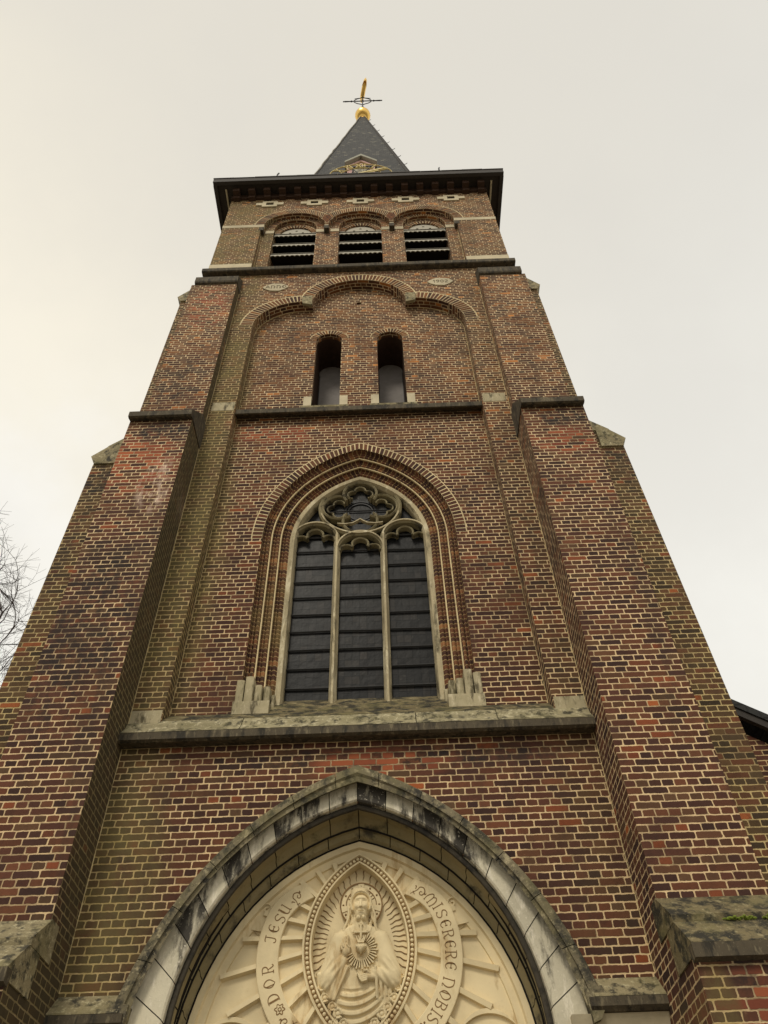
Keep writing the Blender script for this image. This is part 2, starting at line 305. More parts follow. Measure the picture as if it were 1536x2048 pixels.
# ------------------------------------------------------------------ mesh helpers
class MB:
    def __init__(s): s.v = []; s.f = []; s.mi = []
    def add(s, vs, fs, mi=0):
        o = len(s.v); s.v += [tuple(q) for q in vs]; s.f += [tuple(i+o for i in f) for f in fs]; s.mi += [mi]*len(fs); return s
    def box(s, x0, x1, y0, y1, z0, z1, mi=0):
        vs = [(x, y, z) for z in (z0, z1) for y in (y0, y1) for x in (x0, x1)]
        return s.add(vs, [(0,2,3,1),(4,5,7,6),(0,1,5,4),(1,3,7,5),(3,2,6,7),(2,0,4,6)], mi)
    def slab(s, outline, holes, y0, y1, mi=0, back=True):
        """plate in the XZ plane between y0 (front) and y1, with holes"""
        loops = [outline] + list(holes)
        tris = tessellate_polygon([[Vector((p[0]*100, p[1]*100, 0)) for p in L] for L in loops])
        flat = [p for L in loops for p in L]; n = len(flat)
        vs = [(p[0], y0, p[1]) for p in flat] + [(p[0], y1, p[1]) for p in flat]
        fs = []
        for t3 in tris:
            a_, b_, c_ = t3; A, B, C = flat[a_], flat[b_], flat[c_]
            ccw = (B[0]-A[0])*(C[1]-A[1]) - (B[1]-A[1])*(C[0]-A[0]) > 0
            f = (a_, b_, c_) if ccw else (a_, c_, b_)
            fs.append(f)                                   # faces -y
            if back: fs.append((f[0]+n, f[2]+n, f[1]+n))
        o = 0
        for li, L in enumerate(loops):
            k = len(L); ar = sum(L[i][0]*L[(i+1) % k][1] - L[(i+1) % k][0]*L[i][1] for i in range(k))
            fwd = (ar > 0) == (li == 0)
            for i in range(k):
                i0, i1 = o+i, o+(i+1) % k
                fs.append((i1, i0, i0+n, i1+n) if fwd else (i0, i1, i1+n, i0+n))
            o += k
        return s.add(vs, fs, mi)
    def xprof(s, x0, x1, prof, mi=0, x0b=None, x1b=None):
        """closed (y,z) profile extruded along x"""
        n = len(prof)
        ar = sum(prof[i][0]*prof[(i+1) % n][1] - prof[(i+1) % n][0]*prof[i][1] for i in range(n))
        if ar < 0: prof = prof[::-1]
        vs = [(x0, p[0], p[1]) for p in prof] + [(x1, p[0], p[1]) for p in prof]
        fs = [tuple(range(n))[::-1], tuple(range(n, 2*n))] + [(i, (i+1) % n, (i+1) % n + n, i+n) for i in range(n)]
        return s.add(vs, fs, mi)
    def yprof(s, y0, y1, prof, mi=0):
        n = len(prof)
        ar = sum(prof[i][0]*prof[(i+1) % n][1] - prof[(i+1) % n][0]*prof[i][1] for i in range(n))
        if ar < 0: prof = prof[::-1]
        vs = [(p[0], y0, p[1]) for p in prof] + [(p[0], y1, p[1]) for p in prof]
        fs = [tuple(range(n)), tuple(range(n, 2*n))[::-1]] + [((i+1) % n, i, i+n, (i+1) % n + n) for i in range(n)]
        return s.add(vs, fs, mi)
    def loft(s, rails, mi=0, closed=False):
        n = len(rails[0])
        vs = [p for r in rails for p in r]; fs = []
        for k in range(len(rails)-1):
            for i in range(n if closed else n-1):
                j = (i+1) % n
                fs.append((k*n+i, k*n+j, (k+1)*n+j, (k+1)*n+i))
        return s.add(vs, fs, mi)
    def tube(s, pts, r, seg=6, mi=0, cap=True):
        pts = [Vector(p) for p in pts]; n = len(pts)
        rr = r if hasattr(r, '__len__') else [r]*n
        base = len(s.v); vs = []; prev = None
        for i, p in enumerate(pts):
            d = (pts[min(i+1, n-1)] - pts[max(i-1, 0)]).normalized()
            if prev is None:
                u = d.orthogonal().normalized()
            else:
                u = (prev - d*prev.dot(d)); u = u.normalized() if u.length > 1e-6 else d.orthogonal().normalized()
            prev = u; v = d.cross(u)
            for k in range(seg):
                a_ = 2*math.pi*k/seg; vs.append(p + (u*math.cos(a_) + v*math.sin(a_))*rr[i])
        fs = [(i*seg+k, i*seg+(k+1) % seg, (i+1)*seg+(k+1) % seg, (i+1)*seg+k) for i in range(n-1) for k in range(seg)]
        if cap: fs += [tuple(range(seg))[::-1], tuple(range((n-1)*seg, n*seg))]
        return s.add(vs, fs, mi)
    def ball(s, c, r, seg=10, rings=6, mi=0, sc=(1, 1, 1)):
        vs = [(c[0], c[1], c[2]+r*sc[2])]; fs = []
        for i in range(1, rings):
            th = math.pi*i/rings
            for k in range(seg):
                ph = 2*math.pi*k/seg
                vs.append((c[0]+r*sc[0]*math.sin(th)*math.cos(ph), c[1]+r*sc[1]*math.sin(th)*math.sin(ph), c[2]+r*sc[2]*math.cos(th)))
        vs.append((c[0], c[1], c[2]-r*sc[2])); L = len(vs)-1
        for k in range(seg):
            fs.append((0, 1+k, 1+(k+1) % seg)); fs.append((L, 1+(rings-2)*seg+(k+1) % seg, 1+(rings-2)*seg+k))
            for i in range(rings-2):
                a_, b_ = 1+i*seg+k, 1+i*seg+(k+1) % seg; fs.append((a_, a_+seg, b_+seg, b_))
        return s.add(vs, fs, mi)
    def band(s, path, width, y0, y1, closed=False, mi=0, ch=0.0, wl=None):
        """flat bar following an XZ path; chamfered front edges"""
        n = len(path); L = []; R = []
        for i in range(n):
            if closed: a_, b_ = path[(i-1) % n], path[(i+1) % n]
            else: a_, b_ = path[max(i-1, 0)], path[min(i+1, n-1)]
            tx, tz = b_[0]-a_[0], b_[1]-a_[1]; l = math.hypot(tx, tz) or 1; nx, nz = -tz/l, tx/l
            L.append((nx, nz))
        wd = wl if wl is not None else [width]*n
        def rail(f, y): return [(path[i][0]+L[i][0]*wd[i]*f, y, path[i][1]+L[i][1]*wd[i]*f) for i in range(n)]
        def railc(sgn): return [(path[i][0]+L[i][0]*sgn*max(wd[i]/2-ch, 0.001), y0, path[i][1]+L[i][1]*sgn*max(wd[i]/2-ch, 0.001)) for i in range(n)]
        rails = [rail(0.5, y1), rail(0.5, y0+ch), railc(1), railc(-1), rail(-0.5, y0+ch), rail(-0.5, y1)]
        base = len(s.v)
        s.loft(rails, mi, closed)
        if not closed:
            s.add([], [])
            s.f.append(tuple(base + k*n for k in range(6))); s.mi.append(mi)
            s.f.append(tuple(base + k*n + n-1 for k in range(6))[::-1]); s.mi.append(mi)
        return s
    def build(s, name, mats, parent=None, smooth=False, fix=False):
        me = bpy.data.meshes.new(name); me.from_pydata(s.v, [], s.f)
        mats = mats if isinstance(mats, (list, tuple)) else [mats]
        for q in mats: me.materials.append(MAT[q] if isinstance(q, str) else q)
        me.polygons.foreach_set('material_index', s.mi)
        if fix:
            bm = bmesh.new(); bm.from_mesh(me); bmesh.ops.recalc_face_normals(bm, faces=bm.faces); bm.to_mesh(me); bm.free()
        if smooth: me.polygons.foreach_set('use_smooth', [True]*len(me.polygons))
        me.update()
        o = bpy.data.objects.new(name, me); COL.objects.link(o)
        if parent: o.parent = parent
        return o
def thing(name, label, cat, group=None, loc=(0, 0, 0)):
    o = bpy.data.objects.new(name, None); COL.objects.link(o); o.location = loc
    o['label'] = label; o['category'] = cat
    if group: o['group'] = group
    return o
def struct(o): o['kind'] = 'structure'; return o
def arc(cx, cz, r, a0, a1, n):
    return [(cx + r*math.cos(math.radians(a0+(a1-a0)*i/n)), cz + r*math.sin(math.radians(a0+(a1-a0)*i/n))) for i in range(n+1)]
def pointed(cx, zs, r, foot, n=24):
    """pointed arch, left foot -> apex -> right foot; right-hand arc centred at (cx, zs) with cx<0; straight jambs below zs. 2n+1 points evenly along"""
    apex = math.degrees(math.acos(-cx/r))
    if foot < zs: right = [(cx + r, foot)]; a0 = 0.0
    else: right = []; a0 = math.degrees(math.asin((foot-zs)/r))
    right += arc(cx, zs, r, a0, apex, 60)
    # resample
    d = [0.0]
    for p, q in zip(right, right[1:]): d.append(d[-1] + math.hypot(q[0]-p[0], q[1]-p[1]))
    out = []; k = 0
    for i in range(n+1):
        t_ = d[-1]*i/n
        while k < len(d)-2 and d[k+1] < t_: k += 1
        f = (t_-d[k])/max(d[k+1]-d[k], 1e-9); p, q = right[k], right[k+1]
        out.append((p[0]+(q[0]-p[0])*f, p[1]+(q[1]-p[1])*f))
    out[-1] = (0.0, out[-1][1])
    left = [(-p[0], p[1]) for p in out]
    return left + out[::-1][1:]
def R3(pts, y): return [(p[0], y, p[1]) for p in pts]
def lerp(a_, b_, t_): return tuple(a_[i]+(b_[i]-a_[i])*t_ for i in range(len(a_)))
def at(path, t_):
    f = max(0.0, min(1.0, t_))*(len(path)-1); i = min(int(f), len(path)-2); return lerp(path[i], path[i+1], f-i)
def ring_bricks(inner, outer, n, y, parent, name='arch_ring', depth=0.02, gap=0.13, proud=0.003, jitter=0.0):
    """radial bricks between two matching paths, on a strip of mortar"""
    mb = MB()
    for k in range(n):
        a_, b_ = (k+gap)/n, (k+1-gap)/n
        q = [at(inner, a_), at(inner, b_), at(outer, b_), at(outer, a_)]
        pr = proud + random.random()*0.004
        c4 = (sum(p[0] for p in q)/4, sum(p[1] for p in q)/4)
        q = [lerp(p, c4, 0.02+0.05*random.random()) for p in q]
        mb.yprof(y-pr, y+depth, q)
    o = mb.build(name, 'ring', parent)
    mo = MB(); n2 = 60
    ri = [at(inner, i/n2) for i in range(n2+1)]; ro = [at(outer, i/n2) for i in range(n2+1)]; ro = [lerp(p, q_, -0.10) for p, q_ in zip(ro, ri)]
    mo.loft([R3(ro, y-0.0015), R3(ri, y-0.0015)]); mo.build('mortar_bed', 'mortar', o)
    return o

# ------------------------------------------------------------------ ground
g = MB(); g.add([(-600, -600, 0), (600, -600, 0), (600, 600, 0), (-600, 600, 0)], [(0, 1, 2, 3)])
struct(g.build('ground', 'ground'))

# ------------------------------------------------------------------ the church tower
T = thing('church_tower', 'tall brown brick church tower with buttresses, pointed portal and slate spire', 'church tower')
HW = 2.93                                     # half width of the shaft
# arches of the portal (centre x, spring z, radius)
A_HO, A_HI, A_VI, A_TY = (-0.875, 2.647, 2.740), (-0.677, 2.808, 2.370), (-0.429, 3.155, 1.842), (-0.405, 3.058, 1.756)
def wall_piece(outline, holes, y0, y1, label=None, name='wall', mat='brick'):
    o = MB().slab(outline, holes, y0, y1).build(name, mat, T)
    return o
rect = lambda x0, x1, z0, z1: [(x0, z0), (x1, z0), (x1, z1), (x0, z1)]
# front skin, Y 0..0.2
FOOT = 0.0
portal_hole = pointed(*A_VI, FOOT, 30)
wall_piece(rect(-HW, HW, 0, 5.6), [portal_hole], 0.0, 0.40)
for s_ in (-1, 1):
    pl_ = [(s_*HW, 5.6), (s_*1.90, 5.6), (s_*1.83, 11.1), (s_*HW, 11.1)]
    wall_piece(pl_ if s_ > 0 else pl_, [], 0.0, 0.2)
tre = [(-1.83, 11.102)] + [(-1.83, 13.67)] + arc(-1.0, 13.67, 0.83, 180, 90, 20)[1:] + [(-0.84, 14.5)] + arc(0, 14.46, 0.84, 180, 0, 40)[0:] + [(0.84, 14.5)] + arc(1.0, 13.67, 0.83, 90, 0, 20) + [(1.83, 11.102)]
tre = [p for i, p in enumerate(tre) if i == 0 or math.hypot(p[0]-tre[i-1][0], p[1]-tre[i-1][1]) > 1e-4]
wall_piece([(-HW, 11.1), ] + tre + [(HW, 11.1), (HW, 15.5), (-HW, 15.5)], [], 0.0, 0.2)
CB = (-1.39, 0.0, 1.39); RB = 0.66
arcade = [(-2.10, 16.0), (-2.10, 18.02), (-2.05, 18.02)]
for c in CB: arcade += arc(c, 18.1, RB, 180, 0, 30)
arcade += [(2.05, 18.02), (2.10, 18.02), (2.10, 16.0)]
wall_piece([(-HW, 15.5), (HW, 15.5), (HW, 19.95), (-HW, 19.95)], [arcade], 0.0, 0.12)
# second skin
A_WO, A_WR = (-0.784, 8.471, 2.147), (-0.62, 8.60, 1.83)       # outer and inner edge of the brick ring of the big window
WB = 6.0
win_hole = pointed(*A_WR, WB, 30)
wall_piece(rect(-2.2, 2.2, 5.4, 11.1), [win_hole], 0.2, 0.26)
LZ, LS, LR, LX = 11.42, 13.43, 0.217, 0.52
lan = [[(c-LR, LZ), (c-LR, LS)] + arc(c, LS, LR, 180, 0, 20)[1:-1] + [(c+LR, LS), (c+LR, LZ)] for c in (-LX, LX)]
wall_piece(rect(-2.2, 2.2, 11.1, 15.45), lan + [rect(-0.045, 0.035, 14.70, 14.80)], 0.2, 0.94)
OH = 0.455
def opening(c, sp): return [(c-OH, 16.1), (c-OH, sp)] + arc(c, sp, OH, 180, 0, 24)[1:-1] + [(c+OH, sp), (c+OH, 16.1)]
SLITX = (-2.02, -1.01, 0.03, 1.05, 2.08)
wall_piece(rect(-2.35, 2.35, 15.6, 19.5), [opening(c, 18.22) for c in (-1.38, 0.02, 1.40)], 0.12, 0.21)
def opening2(c): return [(c-OH, 16.1), (c-OH, 18.12), (c-0.345, 18.12)] + arc(c, 18.12, 0.345, 180, 0, 20)[1:-1] + [(c+0.345, 18.12), (c+OH, 18.12), (c+OH, 16.1)]
wall_piece(rect(-2.35, 2.35, 15.6, 19.5), [opening2(c) for c in (-1.38, 0.02, 1.40)], 0.21, 0.94)
# the shaft behind
MB().box(-HW, HW, 0.95, 5.86, 0, 19.95).build('shaft', 'brick', T)
sd = MB()
for s_ in (-1, 1):
    sd.box(min(s_*2.25, s_*(HW-0.003)), max(s_*2.25, s_*(HW-0.003)), 0.21, 0.949, 5.7, 19.94)
    sd.box(min(s_*1.95, s_*(HW-0.003)), max(s_*1.95, s_*(HW-0.003)), 0.401, 0.949, 0, 5.7)
sd.build('side_wall', 'brick', T)
# ---- buttresses
def buttress(s_, mat):
    lo, hi = (2.21, 3.04)
    mb = MB(); X = lambda a_, b_: (min(s_*a_, s_*b_), max(s_*a_, s_*b_))
    prof = [(0.15, 0), (-0.93, 0), (-0.93, 3.34), (-0.5, 3.80), (-0.5, 10.19), (-0.2, 10.60), (-0.2, 14.90), (0.15, 15.36)]
    mb.xprof(*X(lo, hi), prof)
    b = mb.build('front_buttress', mat, T)
    wl = MB()
    wl.xprof(*X(lo-0.012, hi+0.012), [(-0.93, 3.33), (-0.98, 3.335), (-0.985, 3.40), (-0.76, 3.60), (-0.55, 3.60), (-0.55, 3.33)])
    wl.xprof(*X(lo-0.012, hi+0.012), [(-0.74, 3.605), (-0.745, 3.655), (-0.497, 3.86), (-0.35, 3.86), (-0.35, 3.605)])
    wl.build('weathering', 'ledge' if s_ < 0 else 'ledge_dark', b)
    lp = MB(); lp.xprof(*X(lo-0.014, hi+0.014), [(-0.92, 3.295), (-0.99, 3.31), (-0.99, 3.395), (-0.90, 3.395)]); lp.build('drip_edge', 'lip', b)
    wl = MB()
    wl.xprof(*X(lo-0.012, hi+0.0), [(-0.49, 10.185), (-0.57, 10.155), (-0.60, 10.165), (-0.605, 10.26), (-0.196, 10.74), (0.1, 10.74), (0.1, 10.185)])
    wl.build('weathering', 'lip', b)
    wl = MB()
    wl.xprof(*X(lo-0.012, hi-0.06), [(-0.19, 14.88), (-0.24, 14.90), (-0.255, 14.93), (-0.255, 15.10), (-0.003, 15.42), (0.1, 15.42), (0.1, 14.88)])
    wl.build('weathering', 'lip', b)
    # the side-facing buttress of the same corner
    mb = MB()
    prof = [(s_*2.9, 0), (s_*4.05, 0), (s_*4.05, 3.34), (s_*3.61, 3.80), (s_*3.61, 9.92), (s_*3.24, 10.50), (s_*3.24, 14.66), (s_*2.9, 15.1)]
    mb.yprof(0.003, 0.80, prof)
    b2 = mb.build('side_buttress', 'brick_olive', T)
    wl = MB()
    wl.yprof(-0.03, 0.83, [(s_*3.59, 9.90), (s_*3.665, 10.06), (s_*3.48, 10.27), (s_*3.30, 10.27), (s_*3.30, 9.90)])
    wl.yprof(-0.02, 0.82, [(s_*3.495, 10.275), (s_*3.485, 10.30), (s_*3.245, 10.53), (s_*3.1, 10.53), (s_*3.1, 10.275)])
    wl.build('weathering', 'ledge', b2)
    wl = MB(); wl.yprof(-0.03, 0.83, [(s_*3.235, 14.64), (s_*3.315, 14.79), (s_*3.10, 15.10), (s_*2.9, 15.10), (s_*2.9, 14.64)])
    wl.build('weathering', 'ledge', b2)
    wl = MB(); wl.yprof(-0.03, 0.83, [(s_*4.05, 3.32), (s_*4.10, 3.40), (s_*3.605, 3.86), (s_*3.4, 3.86), (s_*3.4, 3.32)])
    wl.build('weathering', 'ledge', b2)
buttress(-1, 'brick_left'); buttress(1, 'brick_right')
ms = MB(); mr = random.Random(5)
for k in range(150):
    c0 = mr.choice([2.60, 2.70, 2.86, 2.95]); x = c0 + mr.gauss(0, .035); y = -.765 + mr.gauss(0, .012)
    ms.ball((x, y, 3.605 + mr.uniform(-.004, .014)), mr.uniform(.004, .011), 6, 4, sc=(1.3, 1, .8))
mo_ = ms.build('moss', 'moss', bpy.data.objects['front_buttress.001']); mo_['kind'] = 'stuff'
# ---- sill of the big window: sloped courses of stone and a dark drip edge
sl = MB()
for x0, x1 in ((-2.205, -1.105), (-1.097, 0.55), (0.558, 1.32), (1.328, 2.205)):
    sl.xprof(x0, x1, [(0.0, 5.585), (-0.10, 5.62), (-0.152, 5.624), (-0.06, 5.725), (-0.05, 5.765), (0.01, 5.84), (0.3, 5.84), (0.3, 5.585)])
sill = sl.build('window_sill', 'ledge_sill', T)
su = MB(); su.xprof(-1.895, 1.895, [(0.012, 5.842), (0.013, 5.85), (0.190, 6.012), (0.205, 6.026), (0.3, 6.026), (0.3, 5.842)]); su.xprof(-1.055, 1.055, [(0.198, 6.010), (0.199, 6.030), (0.60, 6.43), (0.7, 6.43), (0.7, 5.985)]); su.build('mossy_slope', 'ledge_dark', sill)
MB().xprof(-2.207, 2.207, [(0.0, 5.545), (-0.12, 5.53), (-0.153, 5.545), (-0.154, 5.618), (-0.10, 5.618), (0.0, 5.58)]).build('drip_edge', 'lip', sill)
for s_ in (-1, 1):       # pale blocks at the foot of the pilasters
    q = MB(); q.box(min(s_*1.905, s_*2.205), max(s_*1.905, s_*2.205), -0.006, 0.15, 5.80, 5.955); q.build('pilaster_block', 'base_stone', T)
    q = MB(); q.box(min(s_*1.84, s_*2.18), max(s_*1.84, s_*2.18), -0.006, 0.15, 11.10, 11.31); q.build('pilaster_block', 'base_stone', T)
# ---- string courses
def string(x0, x1, prof, mat='lip', name='string_course'):
    return MB().xprof(x0, x1, prof).build(name, mat, T)
string(-1.84, 1.84, [(0.195, 11.17), (0.07, 11.085), (0.05, 11.09), (0.045, 11.185), (0.19, 11.34), (0.3, 11.34), (0.3, 11.17)])
sc_ = string(-2.99, 2.99, [(0.05, 15.655), (-0.10, 15.645), (-0.12, 15.66), (-0.125, 15.76), (0.0, 15.88), (0.05, 15.88)])
for s_ in (-1, 1):
    q = MB(); q.box(min(s_*2.91, s_*2.985), max(s_*2.91, s_*2.985), 0.051, 5.9, 15.65, 15.80); q.build('string_course', 'lip', T)
for s_ in (-1, 1):
    MB().box(min(s_*2.105, s_*2.935), max(s_*2.105, s_*2.935), -0.006, 0.05, 16.02, 16.19).build('stone_band', 'quoin', T)
    MB().box(min(s_*2.04, s_*2.935), max(s_*2.04, s_*2.935), -0.006, 0.05, 18.02, 18.15).build('stone_band', 'quoin', T)
    MB().box(min(s_*2.04, s_*2.14), max(s_*2.04, s_*2.14), -0.004, 0.13, 17.86, 18.015).build('corbel', 'lip', T)
    MB().box(min(s_*0.645, s_*0.75), max(s_*0.645, s_*0.75), -0.004, 0.13, 17.86, 18.00).build('corbel', 'lip', T)
    MB().box(min(s_*0.655, s_*0.74), max(s_*0.655, s_*0.74), -0.006, 0.13, 18.003, 18.04).build('stone_band', 'quoin', T)
    MB().slab([(s_*0.842, 14.36), (s_*0.842, 14.70), (s_*1.02, 14.70), (s_*1.03, 14.502), (s_*1.0, 14.42)], [], -0.010, 0.05).build('impost_block', 'ledge', T)
def corner_joint(pts, r_=0.010):
    p = []
    for a_, b_ in zip(pts, pts[1:]):
        n = max(2, int(math.dist(a_, b_)/0.063))
        p += [tuple(a_[k]+(b_[k]-a_[k])*i/n + random.uniform(-.0025, .0025) for k in range(3)) for i in range(n)]
    p.append(pts[-1]); MB().tube(p, r_, 4).build('corner_joint', 'mortar_corner', T)
for s_ in (-1, 1):
    corner_joint([(s_*2.212, 0, 3.52), (s_*2.212, 0, 15.30)])
    corner_joint([(s_*1.898, 0.2, 6.02), (s_*1.832, 0.2, 11.15)], .009); corner_joint([(s_*1.83, 0.2, 11.36), (s_*1.83, 0.2, 13.67)] + [(s_*(1.0+.83*math.cos(math.radians(a_))), 0.2, 13.67+.83*math.sin(math.radians(a_))) for a_ in range(10, 81, 10)], .008)
    corner_joint([(s_*2.10, 0.12, 16.05), (s_*2.10, 0.12, 17.85)], .010)
# ---- blind arch rings
ring_bricks(arc(0, 14.46, 0.845, 172, 8, 40), arc(0, 14.46, 1.05, 169, 11, 40), 40, 0.0, T)
ring_bricks(arc(-1.0, 13.67, 0.835, 178, 93, 24), arc(-1.0, 13.67, 1.04, 178, 93, 24), 21, 0.0, T)
ring_bricks(arc(1.0, 13.67, 0.835, 87, 2, 24), arc(1.0, 13.67, 1.04, 87, 2, 24), 21, 0.0, T)
# ---- date stones (carved ANNO / 1902)
GL = {  # stroke letters in a unit-high box: (width, [polylines])
 'M': (1.05, [[(0.06, 0), (0.02, .45), (.16, .88), (.34, 1), (.5, .8), (.52, .06)], [(.52, .8), (.7, 1), (.9, .85), (1.0, .45), (.93, 0)], [(0, .04), (.14, 0)], [(.86, 0), (1.03, .06)], [(.42, .04), (.62, .04)]]),
 'I': (0.35, [[(.17, 0), (.17, 1)], [(.03, 0), (.31, 0)], [(.03, 1), (.31, 1)]]),
 'S': (0.62, [[(.58, .82), (.45, .98), (.22, .98), (.07, .82), (.12, .62), (.48, .42), (.56, .22), (.42, .03), (.18, .02), (.03, .18)], [(.58, .82), (.6, .94)], [(.03, .18), (.01, .05)]]),
 'E': (0.66, [[(.6, .84), (.45, .98), (.22, .9), (.07, .62), (.08, .32), (.24, .06), (.44, .02), (.62, .17)], [(.08, .5), (.48, .5)], [(.5, .4), (.5, .62)], [(.14, .86), (.14, .14)]]),
 'R': (0.78, [[(.14, 0), (.14, 1)], [(0, 0), (.28, 0)], [(0, 1), (.36, 1), (.56, .9), (.58, .66), (.4, .5), (.14, .48)], [(.36, .48), (.55, .1), (.68, .0), (.78, .12)]]),
 'N': (0.85, [[(.1, 0), (.1, 1)], [(0, 0), (.24, 0)], [(0, .95), (.12, 1), (.5, .95), (.72, .6), (.7, .25), (.56, .0), (.82, .03)]]),
 'O': (0.72, [[(.36, 0), (.08, .25), (.05, .6), (.3, 1), (.62, .78), (.67, .4), (.36, 0)], [(.2, .12), (.16, .8)]]),
 'B': (0.72, [[(.14, 0), (.14, 1)], [(0, 1), (.4, .98), (.56, .84), (.5, .6), (.14, .52)], [(.3, .53), (.58, .42), (.64, .2), (.46, .02), (0, 0)]]),
 'C': (0.66, [[(.6, .84), (.45, .98), (.22, .9), (.07, .62), (.08, .32), (.24, .06), (.44, .02), (.62, .17)], [(.14, .86), (.14, .14)]]),
 'D': (0.74, [[(.12, .05), (.12, .95)], [(0, 1), (.3, 1), (.6, .82), (.68, .45), (.5, .1), (.2, 0), (0, 0)], [(.2, .95), (.2, .05)]]),
 'J': (0.6, [[(.44, 1), (.44, .2), (.3, .0), (.1, .05), (.06, .2)], [(.1, .9), (.16, 1), (.6, 1)]]),
 'U': (0.8, [[(0, 1), (.2, 1)], [(.1, 1), (.06, .5), (.2, .1), (.42, 0), (.62, .1)], [(.62, 1), (.64, .1), (.8, 0)], [(.5, 1), (.66, 1)], [(.16, .9), (.15, .3)]]),
 'A': (0.74, [[(0, 0), (.36, 1), (.72, 0)], [(.14, .36), (.6, .36)]]),
 '1': (0.3, [[(.02, .8), (.17, 1), (.17, 0)]]), '9': (0.6, [[(.1, .04), (.4, .2), (.54, .65), (.46, .95), (.22, 1), (.06, .78), (.18, .52), (.5, .6)]]),
 '0': (0.6, [[(.3, 0), (.08, .25), (.06, .72), (.3, 1), (.52, .72), (.52, .25), (.3, 0)]]), '2': (0.6, [[(.06, .75), (.2, 1), (.46, .94), (.5, .66), (.06, .03), (.56, .03)]]),
 'V': (0.7, [[(0, 1), (.34, 0), (.68, 1)]]), 'X': (0.7, [[(0, 1), (.64, 0)], [(.64, 1), (0, 0)]]),
 'FL': (1.0, [[(.0, -.1), (.28, .55), (.3, .9), (.62, 1.08), (.95, .85), (.9, .5), (.66, .45), (.6, .66), (.76, .72)], [(.1, .5), (.0, .75), (-.1, .7)], [(.05, .22), (.36, .1)], [(.95, .85), (1.08, .75), (1.1, .92)]]),
 'RO': (1.0, [[(.5+.34*math.cos(t_*.2618)*(1+.25*math.cos(6*t_*.2618)), .5+.34*math.sin(t_*.2618)*(1+.25*math.cos(6*t_*.2618))) for t_ in range(25)], [(.5+.13*math.cos(t_*.7854), .5+.13*math.sin(t_*.7854)) for t_ in range(9)]]),
}
def smoothline(pl, n=4):
    if len(pl) < 3: return pl
    out = []
    for i in range(len(pl)-1):
        p0, p1, p2, p3 = pl[max(i-1, 0)], pl[i], pl[i+1], pl[min(i+2, len(pl)-1)]
        for k in range(n):
            t_ = k/n
            out.append(tuple(0.5*((2*p1[j]) + (-p0[j]+p2[j])*t_ + (2*p0[j]-5*p1[j]+4*p2[j]-p3[j])*t_*t_ + (-p0[j]+3*p1[j]-3*p2[j]+p3[j])*t_**3) for j in (0, 1)))
    return out + [pl[-1]]
def glyph(mb, ch, f, sw, y0, y1):
    for pl in GL[ch][1]:
        pts = [f(*p) for p in smoothline(pl)]
        n = len(pts); wl = [sw*(0.65+0.6*math.sin(math.pi*(i+0.5)/n)) for i in range(n)]
        mb.band(pts, sw, y0, y1, wl=wl)
for cx, txt in ((-1.54, 'ANNO'), (1.52, '1902')):
    d = MB(); d.slab([(cx-.25, 15.09), (cx-.20, 15.02), (cx-.10, 14.95), (cx+.06, 14.93), (cx+.16, 15.0), (cx+.235, 15.09), (cx+.19, 15.15), (cx+.1, 15.22), (cx-.08, 15.23), (cx-.18, 15.16)], [], -0.02, 0.05)
    ds = d.build('date_stone', 'quoin', T)
    ww = sum(GL[c][0] for c in txt)*0.10 + 0.02*(len(txt)-1); x0 = cx - ww/2; lt = MB()
    for c in txt:
        glyph(lt, c, lambda u, v, x0=x0: (x0+u*0.10, 15.04+v*0.10), 0.014, -0.023, -0.015); x0 += GL[c][0]*0.10+0.02
    lt.build('lettering', 'carve_grey', ds)
# ---- vent stones below the cornice
for cx in SLITX:
    zc = 19.29
    o1 = [(cx-.31, zc-.055), (cx-.17, zc-.055), (cx-.17, zc-.15), (cx+.17, zc-.15), (cx+.17, zc-.055), (cx+.31, zc-.055), (cx+.31, zc+.075), (cx+.17, zc+.075), (cx+.17, zc+.16), (cx-.17, zc+.16), (cx-.17, zc+.075), (cx-.31, zc+.075)]
    vs = MB().slab(o1, [rect(cx-.085, cx+.085, zc-.06, zc+.085)], -0.030, 0.0).build('vent_stone', 'quoin', T)
    MB().box(cx-.0845, cx+.0845, -0.005, 0.0, zc-.0595, zc+.0845).build('vent_shade_plate', 'void', vs)  # dark plate on the solid wall paints the shaded opening
# ---- cornice: stepped brick corbels, soffit and gutter
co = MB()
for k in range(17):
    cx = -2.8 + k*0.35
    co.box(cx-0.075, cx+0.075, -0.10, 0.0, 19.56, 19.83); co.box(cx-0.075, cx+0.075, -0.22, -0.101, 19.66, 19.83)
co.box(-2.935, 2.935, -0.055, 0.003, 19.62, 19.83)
cor = co.build('corbel_table', 'corbel', T)  # dark colour carries the eave's shade on the corbels
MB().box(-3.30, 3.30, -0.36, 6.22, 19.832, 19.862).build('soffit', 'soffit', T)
gu = MB()
for (x0, x1, y0, y1) in ((-3.32, 3.32, -0.385, -0.30), (-3.32, 3.32, 6.15, 6.235), (-3.325, -3.24, -0.299, 6.149), (3.24, 3.325, -0.299, 6.149)):
    gu.box(x0, x1, y0, y1, 19.79, 19.975)
for k in range(14):      # slightly uneven lead roll on the gutter's edge
    x0 = -3.33 + k*0.476; dz_ = random.uniform(-0.004, 0.035)
    gu.box(x0, x0+0.472, -0.40, -0.29, 19.976, 20.0+dz_)
    for s_ in (-1, 1): gu.box(min(s_*3.25, s_*3.345), max(s_*3.25, s_*3.345), -0.285+k*0.465, 0.175+k*0.465, 19.976, 20.0+dz_)
gu.build('gutter', 'lead', T)
for x in (-1.88, 1.87): MB().tube([(x, -0.36, 19.95), (x, -0.36, 20.22), (x+0.02, -0.34, 20.36)], 0.018, 5).build('gutter_spike', 'iron', T)
